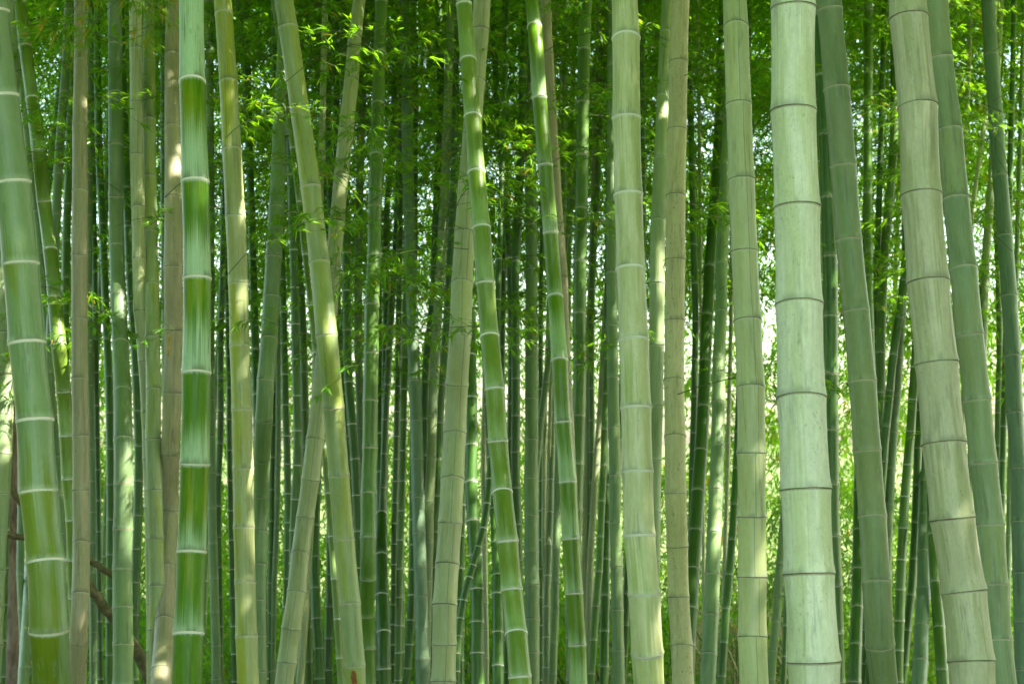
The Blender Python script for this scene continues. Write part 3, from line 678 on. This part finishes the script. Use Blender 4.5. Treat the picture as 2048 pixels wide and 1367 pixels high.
cul('cl2', 'sage', 'dark', .05, Cn(13, 16, (500, 36), (1015, 42), (1164, 41), (1256, 45), (1367, 47)), auto(540, 80), None)
cul('cl3', 'dark', 'cream', .05, Cn(14, 16, (800, 15), (1100, 10), (1250, 6), (1367, 3)), auto(830, 78), None)
cul('cl4', 'sage2', 'dark', .06, Cn(12, 24, (1000, 60), (1200, 55), (1300, 50), (1367, 47)), auto(1020, 66), None)
cul('cl5', 'sage', 'dark', .05, Cn(13, 15, (900, 183), (1010, 183), (1130, 185), (1250, 186), (1367, 187)), auto(930, 74), None)

rx = random.Random(5)
for i in range(17):                       # thin culms filling the depth of the grove
    x0 = 20 + 2010 * ((i + rx.uniform(0, 1)) / 17) ** 1.15
    d = rx.uniform(.045, .065)
    wd = rx.uniform(8, 15)
    ln = rx.gauss(0, 55)
    bw = rx.gauss(0, 9)
    cul('f%d' % i, rx.choice(['dark', 'mid', 'sage', 'mid', 'dark', 'mid']), 'cream', d,
        Cn(wd * .9, wd * 1.08, (-60, x0 + ln), (400, x0 + bw + ln * .4), (900, x0 + bw * .7 - ln * .2), (1400, x0 - ln * .5)), auto(rx.uniform(-40, 40), rx.uniform(62, 84)), None)
    CULMS[-1]['far'] = True


# ------------------------------------------------------------------ build a culm
def interp(xs, ys, x):
    return float(np.interp(x, xs, ys))


def spline(pts):
    """smooth (monotone-ish) resample of (y, c, w) every 12 px"""
    ys = np.array([p[0] for p in pts], float)
    cs = np.array([p[1] for p in pts], float)
    ws = np.array([p[2] for p in pts], float)
    m = np.gradient(cs, ys)
    Y = np.linspace(ys[0], ys[-1], max(8, int((ys[-1] - ys[0]) / 14)))
    idx = np.clip(np.searchsorted(ys, Y) - 1, 0, len(ys) - 2)
    h = ys[idx + 1] - ys[idx]
    t = (Y - ys[idx]) / h
    c = (2 * t**3 - 3 * t**2 + 1) * cs[idx] + (t**3 - 2 * t**2 + t) * h * m[idx] + (-2 * t**3 + 3 * t**2) * cs[idx + 1] + (t**3 - t**2) * h * m[idx + 1]
    wv = np.interp(Y, ys, ws)
    wv = np.convolve(np.pad(wv, 4, mode='edge'), np.ones(9) / 9, 'valid')
    c = np.convolve(np.pad(c, 2, mode='reflect', reflect_type='odd'), np.ones(5) / 5, 'valid')
    return Y, c, wv


BLOOM = {'c12': ([62, 264, 460, 650, 836, 1015, 1184, 1320], [1.35, .42, .46, .52, .30, .10, .04, .02])}   # how far the wax reaches up each internode


def build(cd):
    Y, Cx, W = spline(cd['pts'])
    wm = float(np.mean(W))
    D0 = cd['dia'] * F / wm
    cd['D0'] = D0
    far = cd.get('far')
    pos, rad, pys = [], [], []
    for y, c, wv in zip(Y, Cx, W):
        d = D0 * (wm / wv) ** .4
        pos.append(at(c, y, d))
        rad.append(wv * d / F / 2)
        pys.append(y)
    pos.reverse(), rad.reverse(), pys.reverse()       # bottom to top
    # extend down to the ground
    d0 = (pos[0] - pos[4]).normalized()
    p = pos[0].copy()
    while True:
        d0 = (d0 + Vector((0, 0, -.06))).normalized()
        p = p + d0 * .12
        g = gz(p.x, p.y)
        pos.insert(0, p.copy())
        rad.insert(0, rad[0] * 1.004)
        pys.insert(0, HOR - (p.z - EYE) / p.y * F)
        if p.z <= g - .05 or len(pos) > 400:
            break
    # extend up into the canopy
    d1 = (pos[-1] - pos[-5]).normalized()
    p = pos[-1].copy()
    top = 7.4 if D0 < 8 else 8.6
    while p.z < top:
        p = p + d1 * .2
        d1 = (d1 + Vector((0, 0, .01))).normalized()
        pos.append(p.copy())
        rad.append(rad[-1] * .985)
        pys.append(HOR - (p.z - EYE) / p.y * F)
    zz = np.array([q.z for q in pos])
    P = np.array([tuple(q) for q in pos])
    R = np.array(rad)
    ln = np.concatenate([[0], np.cumsum(np.linalg.norm(np.diff(P, axis=0), axis=1))])
    pya = np.array(pys)
    # nodes as arc lengths
    order = np.argsort(pya)
    ns = sorted(float(np.interp(y, pya[order], ln[order])) for y in cd['nodes'])
    steps = np.diff(ns)
    s_lo, s_hi = float(np.mean(steps[:2])), float(np.mean(steps[-2:]))
    while ns[0] - s_lo > .05:
        ns.insert(0, ns[0] - s_lo)
        s_lo *= .97
    while ns[-1] + s_hi < ln[-1] - .05:
        ns.append(ns[-1] + s_hi)
    ends = [0.0] + ns + [ln[-1]]
    seg = 32 if wm > 30 else (20 if wm > 15 else 12)
    kr = random.Random(cd['key'] + 'k')
    kx = [0.0] + [kr.gauss(0, .045) for _ in ns] + [0.0]
    sm = lambda s: np.array([np.interp(s, ln, P[:, 0]) + np.interp(s, ends, kx) * np.interp(s, ln, R), np.interp(s, ln, P[:, 1]), np.interp(s, ln, P[:, 2])])
    rows, tns, rns, rr, brk = [], [], [], [], []
    rnd = random.Random(cd['key'])
    for j in range(len(ends) - 1):
        a, b = ends[j], ends[j + 1]
        zc = sm((a + b) / 2)
        q = rnd.random()
        if cd['key'] in BLOOM:
            pm = HOR - (zc[2] - EYE) / zc[1] * F
            q = float(np.interp(pm, BLOOM[cd['key']][0], BLOOM[cd['key']][1]))
        big = -1.2 < (HOR - (zc[2] - EYE) / zc[1] * F - 683) / 900 < 1.2
        tt = (0, .015, .05, .12, .25, .4, .55, .7, .82, .91, .97, 1) if (big and not far) else (0, .04, .5, .96, 1)
        for t in tt:
            s = a + (b - a) * t
            rows.append(sm(s))
            dz0, dz1 = (s - a), (b - s)
            r0 = float(np.interp(s, ln, R))
            fl = .065 * math.exp(-(dz0 / (r0 * .28)) ** 2) + .035 * math.exp(-(dz1 / (r0 * .25)) ** 2)
            rr.append(r0 * (.985 + fl + .012 * math.cos(2 * math.pi * t)))
            tns.append(t)
            rns.append(q)
        brk.append(len(rows))
    rows = np.array(rows)
    n = len(rows)
    tang = np.zeros_like(rows)
    S_ = np.concatenate([[a + (b - a) * 0 for a, b in []]]) if False else None
    tang[1:-1] = rows[2:] - rows[:-2]
    tang[0], tang[-1] = rows[1] - rows[0], rows[-1] - rows[-2]
    tang /= np.linalg.norm(tang, axis=1, keepdims=True)
    ax = np.cross(np.array([0, 1.0, 0]), tang)
    ax /= np.linalg.norm(ax, axis=1, keepdims=True)
    ay = np.cross(tang, ax)
    th = np.linspace(0, 2 * math.pi, seg, endpoint=False)
    cs, sn = np.cos(th), np.sin(th)
    base = Vector(P[0])
    base.z = gz(base.x, base.y)
    V = rows[:, None, :] + np.array(rr)[:, None, None] * (ax[:, None, :] * cs[None, :, None] + ay[:, None, :] * sn[None, :, None])
    V = V.reshape(-1, 3) - np.array(base)
    Q = []
    bset = set(brk)
    for i in range(n - 1):
        if i + 1 in bset:
            continue
        o = i * seg
        s = np.arange(seg)
        s2 = (s + 1) % seg
        Q.append(np.stack([o + s, o + s2, o + seg + s2, o + seg + s], 1))
    Q = np.concatenate(Q)
    arc = np.concatenate([[0], np.cumsum(np.linalg.norm(np.diff(rows, axis=0), axis=1))])
    cyl = np.stack([np.tile(cs, n), np.tile(sn, n), np.repeat(arc, seg)], 1)
    me = mesh_np('stem', V, Q, K[cd['kind']], True,
                 {'cyl': ('FLOAT_VECTOR', cyl), 'tn': ('FLOAT', np.repeat(tns, seg)), 'rn': ('FLOAT', np.repeat(rns, seg))})
    root = bpy.data.objects.new('bamboo_culm', None)
    COL.objects.link(root)
    root.location = base
    root.empty_display_size = .1
    link('stem', me, root)
    # node rings inside and just outside the frame
    for s in ns:
        c = sm(s)
        py = HOR - (c[2] - EYE) / c[1] * F
        if not (-160 < py < 1500):
            continue
        t = sm(min(s + .03, ln[-1])) - sm(max(s - .03, 0))
        q = Vector(t).to_track_quat('Z', 'Y')
        r0 = float(np.interp(s, ln, R))
        rg = link('node_ring', rnd.choice(RINGS[cd['ring']]), root)
        rg.location = Vector(c) - base
        rg.rotation_mode = 'QUATERNION'
        rg.rotation_quaternion = q @ Matrix.Rotation(rnd.uniform(0, 6.28), 3, 'Z').to_quaternion()
        zs = r0 * rnd.uniform(.85, 1.15)
        rg.scale = (r0 * 1.005, r0 * 1.005, max(zs, .017 if far else .02) if wm < 20 else zs)
    cd.update(root=root, ns=ns, sm=sm, wm=wm, far=far)
    yv = [y for y in Y if 0 <= y <= 1367]
    cd['yv'] = (yv[0], yv[-1])
    cd['xm'] = float(np.interp(650, Y, Cx))
    return cd


for cd in CULMS:
    build(cd)

# ------------------------------------------------------------------ leafy branches on the mid and far culms, crowns of leaves on the farthest
dens = lambda x: 1.25 if (430 < x < 560 or 640 < x < 930 or 980 < x < 1110 or 1170 < x < 1230 or 1280 < x < 1340 or 1380 < x < 1545 or x > 1690) else .7
for cd in CULMS:
    if cd['D0'] < 7.2:
        continue
    for s in cd['ns']:
        c = cd['sm'](s)
        py = HOR - (c[2] - EYE) / c[1] * F
        px = 1024 + c[0] / c[1] * F
        if py < -260 or py > 780:
            continue
        p = (.8 if py < 250 else .66 if py < 520 else .22 if py < 680 else .05) * dens(px)
        if cd['far']:
            p *= 1.1
        if random.random() < p:
            az = random.choice([0, math.pi]) + random.gauss(0, .8) - .3
            put_branch(cd['root'], Vector(c), az, random.uniform(.75, 1.15) * (1.1 if cd['far'] else .85), random.uniform(-.25, .25))
by = {c['key']: c for c in CULMS}
SPRAYS = [(860, 470), (900, 520), (800, 180), (840, 130), (745, 430), (700, 260), (725, 300), (1040, 640), (1070, 690), (560, 560), (500, 520), (620, 330), (590, 420), (1215, 600), (1500, 760), (1820, 500), (1760, 620),
          (1950, 480), (240, 430), (230, 620), (830, 680), (790, 640), (1325, 420), (1535, 560), (1930, 300), (1990, 330), (470, 250), (530, 180), (880, 260), (990, 270), (1010, 430), (1290, 200), (1420, 240), (1480, 470),
          (1740, 250), (1780, 380), (2020, 180), (2000, 560), (60, 240), (200, 260), (1190, 300), (640, 690), (1300, 640), (1390, 760), (880, 640), (930, 430), (670, 150), (1130, 180), (1150, 420), (1380, 120), (1570, 730)]
mid = [c for c in CULMS if 6.3 < c['D0'] < 9.6]
SPR = []
for px, py in SPRAYS:
    best = min(mid, key=lambda c: abs(c['xm'] - px) + random.uniform(0, 40))
    Yv, Cv, _w = spline(best['pts'])
    cx = float(np.interp(py, Yv, Cv))
    p = at(cx, py + 25, best['D0'])
    az = (0 if px > cx else math.pi) + random.uniform(-.9, -.1) * (1 if px > cx else -1)
    put_branch(best['root'], p, az, random.uniform(.5, .78), random.uniform(-.2, .3))
    SPR.append(at(px, py, best['D0'] - .2))
# the near spray hanging into the top left corner, yellowing leaves among the green
LEAF_NEAR = leaf_mat('yellowing_bamboo_leaf', (.07, .20, .010), (.14, .32, .02), (.40, .70, .03), .14, .5)
BR.append(make_branch(21, .55, 5))
BR[-1][1].materials[0] = LEAF_NEAR
for px, py, dd, az, sc, tl in ((225, -40, .1, 2.7, .8, .25), (330, -30, .1, 3.3, .75, .35), (350, -45, .1, 2.6, .6, .6), (215, -20, .1, -.4, .6, .35)):
    cd = by['c11'] if px > 300 else by['c7']
    put_branch(cd['root'], at(px, py, cd['D0'] - .35), az, sc, tl, k=len(BR) - 1)

# ------------------------------------------------------------------ two torn scars in the bark
GOLD = plain_mat('golden_scar', (.34, .22, .03), (.62, .44, .10), 90, .8, (1, 1, .2))
RUST = plain_mat('rusty_scar', (.14, .05, .012), (.30, .12, .03), 90, .8, (1, 1, .2))


def scar(key, px, y0, y1, wpx, mat):
    cd = by[key]
    Yv, Cv, Wv = spline(cd['pts'])
    rr_ = random.Random(key)
    V, Q = [], []
    N = 22
    for i in range(N):
        y = y0 + (y1 - y0) * i / (N - 1)
        c, wv = float(np.interp(y, Yv, Cv)), float(np.interp(y, Yv, Wv))
        d = cd['D0'] * (cd['wm'] / wv) ** .4
        r0 = wv * d / F / 2 * 1.006
        ctr = at(c, y, d)
        off = px - float(np.interp(y0, Yv, Cv))
        hw = wpx / 2 * (.25 + .75 * math.sin(math.pi * (i + .5) / N) ** .4)
        for k in range(5):
            f = (off + rr_.uniform(-1.2, 1.2) * (k in (0, 4)) + hw * (k / 2 - 1)) / (wv / 2)
            f = max(-.97, min(.97, f))
            V.append(ctr + Vector((f * r0, -math.sqrt(1 - f * f) * r0 - (.0012 if 0 < k < 4 else 0), 0)) - cd['root'].location)
    for i in range(N - 1):
        for k in range(4):
            Q.append((i * 5 + k, i * 5 + k + 1, i * 5 + k + 6, i * 5 + k + 5))
    link('bark_scar', mesh_np('bark_scar', V, Q, mat, True), cd['root'])


scar('c11', 342, 666, 714, 8, GOLD)
scar('c17', 709, 1337, 1372, 11, RUST)

# ------------------------------------------------------------------ ground
xs = np.concatenate([np.linspace(-300, -22, 18), np.linspace(-20, 20, 90), np.linspace(22, 300, 18)])
ys = np.concatenate([np.linspace(-200, -6, 14), np.linspace(-5, 35, 90), np.linspace(38, 300, 20)])
GV = np.array([(x, y, gz(x, y) if y < 60 else gz(x, 60)) for y in ys for x in xs])
nx = len(xs)
GQ = np.array([(j * nx + i, j * nx + i + 1, (j + 1) * nx + i + 1, (j + 1) * nx + i) for j in range(len(ys) - 1) for i in range(nx - 1)])
gr = link('ground', mesh_np('ground', GV, GQ, SOIL, True))
gr['kind'] = 'structure'


# ------------------------------------------------------------------ far woodland in the sun and the unseen shading canopy overhead: leaf masses nobody could count
def clump_leaves(centres, radii, per, L, seed):
    r = np.random.default_rng(seed)
    P, D, LL, WW = [], [], [], []
    for c, R_ in zip(centres, radii):
        n = int(per * r.uniform(.6, 1.4))
        q = r.normal(0, 1, (n, 3))
        q /= np.linalg.norm(q, axis=1, keepdims=True)
        q = q * (r.random((n, 1)) ** .45) * np.array([R_, R_, R_ * .6])
        P.append(np.array(c) + q)
        d = q / R_ + r.normal(0, .8, (n, 3))
        d[:, 2] -= .4
        D.append(d)
        LL.append(r.uniform(.7, 1.3, n) * L)
        WW.append(r.uniform(.2, .34, n) * L)
    return np.concatenate(P), np.concatenate(D), np.concatenate(LL), np.concatenate(WW)


r = np.random.default_rng(3)
cen, rad = [], []
for _ in range(1250):
    y = r.uniform(19.8, 28)
    x = r.uniform(-.42, .42) * y
    z = gz(x, y) + -.2 + 11.7 * r.random() ** 1.25
    cen.append((x, y, z))
    rad.append(r.uniform(.45, 1.0))
P, D, LL, WW = clump_leaves(cen, rad, 150, .15, 4)
o = link('far_woodland', leaf_mesh('far_woodland', P, D, LL, WW, LEAF_FAR))
o['kind'] = 'stuff'
o['label'] = 'sunlit yellow-green woodland foliage seen through the gaps behind the grove'

# unseen canopy above the grove, shaped for the light: leaves between 6 and 9 m; sun gaps open where the photograph shows dapples
cen, rad = [], []
for _ in range(620):
    y = r.uniform(13.5, 24)
    x = r.uniform(-.40, .40) * y
    cen.append((x, y, gz(x, y) + r.uniform(0, .95) ** 1.3))
    rad.append(r.uniform(.2, .42))
P, D, LL, WW = clump_leaves(cen, rad, 80, .10, 24)
o = link('undergrowth', leaf_mesh('undergrowth', P, D, LL, WW, LEAF))
o['kind'] = 'stuff'
o['label'] = 'low leafy undergrowth covering the ground behind the grove'

# leafy thicket low behind the left half and the middle
cen, rad = [], []
for _ in range(320):
    y = r.uniform(15.5, 19.5)
    px = r.uniform(-60, 1180) if r.random() < .8 else r.uniform(1180, 2100)
    x = (px - 1024) / F * y
    cen.append((x, y, gz(x, y) + .2 + 3.6 * r.random() ** 1.3))
    rad.append(r.uniform(.3, .6))
P, D, LL, WW = clump_leaves(cen, rad, 130, .11, 34)
o = link('thicket', leaf_mesh('thicket', P, D, LL, WW * .8, LEAF))
o['kind'] = 'stuff'
o['label'] = 'leafy thicket filling the low gaps behind the culms'

# shaded foliage of the grove itself, further in
cen, rad = [], []
for _ in range(1000):
    y = r.uniform(13.0, 19.0)
    x = r.uniform(-.40, .40) * y
    t = r.uniform(0, 1)
    z = EYE + (HOR - (-140 + 780 * t ** 1.6 + 60 * math.sin(x * 2.1))) / F * y
    cen.append((x, y, z))
    rad.append(r.uniform(.35, .75))
P, D, LL, WW = clump_leaves(cen, rad, 190, .11, 14)
o = link('grove_foliage', leaf_mesh('grove_foliage', P, D, LL, WW * .75, LEAF))
o['kind'] = 'stuff'
o['label'] = 'dim bamboo foliage massed between the farther culms'

n = 440000  # unseen overhead leaves, put in to keep the sun off the culms
P = np.stack([r.uniform(-9, 16, n), r.uniform(-1.5, 25.0, n), r.uniform(6.2, 9.4, n) + 0.0], 1)
gapn = np.sin(P[:, 0] * 2.1 + 1.3 * np.sin(P[:, 1] * 1.7)) * np.sin(P[:, 1] * 2.6 + 1.1 * np.sin(P[:, 0] * 1.3 + 2))
P[:, 2] += np.clip(P[:, 1] - 17, 0, 9) * .35
keep = (gapn < .965) & ((P[:, 1] < 8.5) | (r.random(n) < np.where(P[:, 1] < 17, .8, .30)))
# unseen leaf curtains added at both sides to darken the culm edges
m_ = 90000
SX = np.where(r.random(m_) < .5, r.uniform(-8.5, -4.6, m_), r.uniform(4.6, 8.5, m_))
P = np.concatenate([P, np.stack([SX, r.uniform(-7, 7, m_), r.uniform(.4, 8.5, m_)], 1)])
keep = np.concatenate([keep, np.abs(SX) > .42 * P[n:, 1] + 1.3])
n = len(P)
gaps = [('c13', 985, 36, .20), ('c13', 1060, 30, .14), ('c40', 1180, 60, .22), ('c40', 1310, 62, .22), ('c40', 1060, 60, .16), ('c49', 980, 60, .17), ('c49', 120, 60, .14),
        ('c9', 150, 20, .2), ('c2', 100, 15, .2), ('c17', 120, 25, .2), ('c22', 560, 25, .22), ('c22', 690, 25, .16), ('c22', 830, 25, .2), ('c14', 440, 12, .3), ('c24', 60, 20, .25), ('c24', 160, 20, .2),
        ('c43', 430, 20, .2), ('c43', 500, 20, .16), ('c19', 900, 20, .2), ('c20', 900, 20, .14), ('c37', 850, 8, .3), ('c0', 760, 20, .2), ('c0', 880, 20, .2), ('c36', 960, 8, .3), ('c53a', 150, 5, .3),
        ('c53b', 330, 5, .3), ('c38c', 120, 5, .3), ('c52a', 300, 10, .2), ('c45', 1200, 40, .08)]
for key, py, _, gr_ in gaps:  # canopy cut open along sun rays so these spots are lit
    cd = by[key]
    Yv, Cv, Wv = spline(cd['pts'])
    c = np.array(at(float(np.interp(py, Yv, Cv)) + 8, py, cd['D0'] - .03))
    s = np.array(SUN)
    v = P - c
    t = v @ s
    dist = np.linalg.norm(v - t[:, None] * s, axis=1)
    keep &= ~((dist < gr_ * .8) & (t > 0))
for q in SPR:
    v = P - np.array(q)
    t = v @ np.array(SUN)
    keep &= ~((np.linalg.norm(v - t[:, None] * np.array(SUN), axis=1) < r.uniform(.12, .20)) & (t > 0))
P = P[keep]
for key, py in (('c11', 690), ('c11', 750), ('c11', 1180), ('c11', 1260), ('c11', 1330), ('c7', 770), ('c7', 850), ('c7', 950), ('c7', 1060), ('c10', 860), ('c10', 950), ('c42', 390), ('c42', 820), ('c42', 890), ('c41', 200), ('c41', 300), ('c19', 330), ('c19', 400), ('c24', 640)):  # extra leaf clumps added to block sun spots on these culms
    cd = by[key]
    Yv, Cv, Wv = spline(cd['pts'])
    c = np.array(at(float(np.interp(py, Yv, Cv)), py, cd['D0']))
    s = np.array(SUN)
    t = (r.uniform(6.4, 8.8, 170) - c[2]) / s[2]
    P = np.concatenate([P, c + t[:, None] * s + r.normal(0, .12, (170, 3))])
n = len(P)
D = r.normal(0, 1, (n, 3))
D[:, 2] = D[:, 2] * .35 - .2
o = link('unseen_shade_canopy', leaf_mesh('unseen_shade_canopy', P, D, r.uniform(.18, .28, n), r.uniform(.07, .10, n), LEAF))
o['kind'] = 'stuff'
o['label'] = 'unseen bamboo leaf canopy and side curtains, shaped to shade the grove'


# ------------------------------------------------------------------ brown tree, dead limbs, undergrowth
def mesh_tube(name, P, R, mat, parent=None, seg=14, loc=None):
    V, Q = tube(P, R, seg)
    if loc is not None:
        V = [v - loc for v in V]
    return link(name, mesh_np(name, V, Q, mat, True), parent, None)


def wob_path(pts, n, amp, seed):
    rr_ = random.Random(seed)
    pts = [Vector(p) for p in pts]
    out = []
    for i in range(n + 1):
        t = i / n * (len(pts) - 1)
        k = min(int(t), len(pts) - 2)
        f = t - k
        out.append(pts[k].lerp(pts[k + 1], f) + Vector((rr_.uniform(-amp, amp), rr_.uniform(-amp, amp), rr_.uniform(-amp, amp) * .5)))
    return out


tx = at(24, 900, 11.5)
tb = Vector((tx.x, 11.5, gz(tx.x, 11.5)))
tr = link('tree', None, None, tb)
tag(tr, 'brown rough-barked tree trunk at the far left edge, behind the olive-blotched culm', 'tree')
V, Q = tube([Vector((.02 * math.sin(i), 0, i * .4 - .1)) for i in range(20)], [.085 - .0022 * i for i in range(20)], 16)
link('trunk', mesh_np('trunk', V, Q, BARK, True), tr)
P, D, LL, WW = clump_leaves([(random.uniform(-.9, .9), random.uniform(-.6, .9), random.uniform(4.6, 7.2)) for _ in range(14)], [.5] * 14, 90, .1, 9)
link('crown', leaf_mesh('crown', P, D, LL, WW, LEAF), tr)

limb = [(150, 1105), (180, 1120), (225, 1150), (262, 1190)]
for pts, d, r0, r1, lab in (
        ([(158, 1110), (182, 1122), (224, 1149), (250, 1170)], 9.2, .022, .018, 'short mossy dead branch slanting down behind the pinkish-tan slim culm'),
        ([(160, 1130), (180, 1172), (206, 1212), (226, 1234), (268, 1290), (298, 1348), (310, 1400)], 8.8, .026, .040, 'long curved brown dead limb sagging towards the weathered tan culm'),
        ([(12, 965), (28, 985), (48, 1012), (80, 1030)], 9.0, .024, .018, 'upper of two dark dead branches at the left edge, behind the olive-blotched culm'),
        ([(8, 1064), (26, 1071), (50, 1073), (82, 1066)], 9.0, .018, .022, 'lower of two dark dead branches at the left edge, behind the olive-blotched culm')):
    W3 = [at(x, y, d + .05 * i) for i, (x, y) in enumerate(pts)]
    path = wob_path(W3, 16, .006, len(pts) + int(d * 10))
    o = mesh_tube('dead_branch', path, [r0 + (r1 - r0) * i / 16 for i in range(17)], DEAD)
    tag(o, lab, 'branch', 'dead branches among the culms')

BUSH = [(30, 15, 1.0, 0), (200, 16, 1.3, 0), (450, 16, .9, 0), (610, 15, .9, 0), (800, 17, 1.1, 0), (960, 16, 1.2, 0), (1150, 15, 1.0, 0), (1205, 17, 1.5, 0), (1330, 15, 1.2, 0),
        (1470, 12.5, 1.2, 1), (1515, 13.5, 1.5, 1), (1550, 15, 1.9, 0), (1700, 14, 2.0, 0), (1800, 16, 1.5, 0), (1745, 17, 2.3, 0), (1990, 15, 1.4, 0)]
BUSHES = []
for i, (px, d, h, st) in enumerate(BUSH):
    x = (px - 1024) / F * d
    b = link('bush', None, None, (x, d, gz(x, d)))
    cs_ = [(random.gauss(0, .38), random.gauss(0, .3), h * random.uniform(.15, 1.0)) for _ in range(int(9 * h) + 4)]
    for c in cs_[:7]:
        pass
    V, Q = [], []
    for c in cs_[:9]:
        v, q = tube([Vector((0, 0, -.05)), Vector((c[0] * .4, c[1] * .4, c[2] * .5)), Vector(c)], [.010, .007, .003], 5)
        o_ = len(V)
        V += v
        Q += [tuple(k + o_ for k in f) for f in q]
    link('stems', mesh_np('stems', V, Q, TWIG, True), b)
    P, D, LL, WW = clump_leaves(cs_, [random.uniform(.18, .34) for _ in cs_], 60, .09, 40 + i)
    link('leaves', leaf_mesh('leaves', P, D, LL, WW, LEAF_BUSH), b)
    if st:
        n = 90
        rr_ = np.random.default_rng(i)
        Pp = np.stack([rr_.normal(0, .25, n), rr_.normal(0, .2, n), rr_.uniform(.2, h * .9, n)], 1)
        Dd = rr_.normal(0, 1, (n, 3))
        Dd[:, 2] -= .2
        link('fronds', leaf_mesh('fronds', Pp, Dd, rr_.uniform(.25, .5, n), rr_.uniform(.02, .045, n), LEAF_STRAW, .5), b)
    BUSHES.append((px, b, h, st))

# ------------------------------------------------------------------ labels: every culm told apart by its look and by the named culms it stands between
REFS = sorted([(c['xm'], c['ref'], c) for c in CULMS if c['ref']], key=lambda t: t[0])
COLR = {'tan': 'tan', 'dark': 'dark green', 'mid': 'mid-green', 'sage': 'grey-green', 'sage2': 'sage', 'pale': 'pale', 'dusk': 'dusky', 'green': 'green', 'leafy': 'soft green'}
ORD = ['first', 'second', 'third', 'fourth', 'fifth', 'sixth', 'seventh', 'eighth', 'ninth', 'tenth', 'eleventh', 'twelfth']
slots = {}
for c in CULMS:
    root = c['root']
    root['category'] = 'bamboo'
    root['group'] = 'bamboo culms standing in the grove'
    if c['label']:
        root['label'] = c['label']
        continue
    L_ = [t for t in REFS if t[0] < c['xm']]
    R_ = [t for t in REFS if t[0] >= c['xm']]
    slots.setdefault((L_[-1][1] if L_ else None, R_[0][1] if R_ else None, COLR[c['kind']]), []).append(c)
for (a, b, colr), lst in slots.items():
    lst.sort(key=lambda c: c['xm'])
    for i, c in enumerate(lst):
        o_ = '' if len(lst) == 1 else ' %s from left' % ORD[i]
        if a and b:
            wh = 'between %s and %ss' % (a.replace(' culm', ''), b)
        elif a:
            wh = 'right of %s' % a
        else:
            wh = 'left of %s' % b
        adj = 'slim' if not c['far'] else 'thin'
        c['root']['label'] = ('%s culm%s,' % (colr, o_) if len(lst) > 1 else '%s %s culm' % (adj, colr)) + ' ' + wh
bs = {}
for px, b, h, st in BUSHES:
    L_ = [t for t in REFS if t[0] < px]
    R_ = [t for t in REFS if t[0] >= px]
    bs.setdefault((L_[-1][1] if L_ else None, R_[0][1] if R_ else None), []).append((px, b, h, st))
for (a, b_), lst in bs.items():
    lst.sort(key=lambda t: t[0])
    for i, (px, b, h, st) in enumerate(lst):
        wh = 'between %s and %ss' % (a.replace(' culm', ''), b_) if a and b_ else ('right of %s' % a if a else 'left of %s' % b_)
        nm = 'leafy bush' if len(lst) == 1 else 'bush %s from the left,' % ORD[i]
        tag(b, '%s low behind, %s' % (nm.rstrip(','), wh), 'bush', 'bushes of the undergrowth')
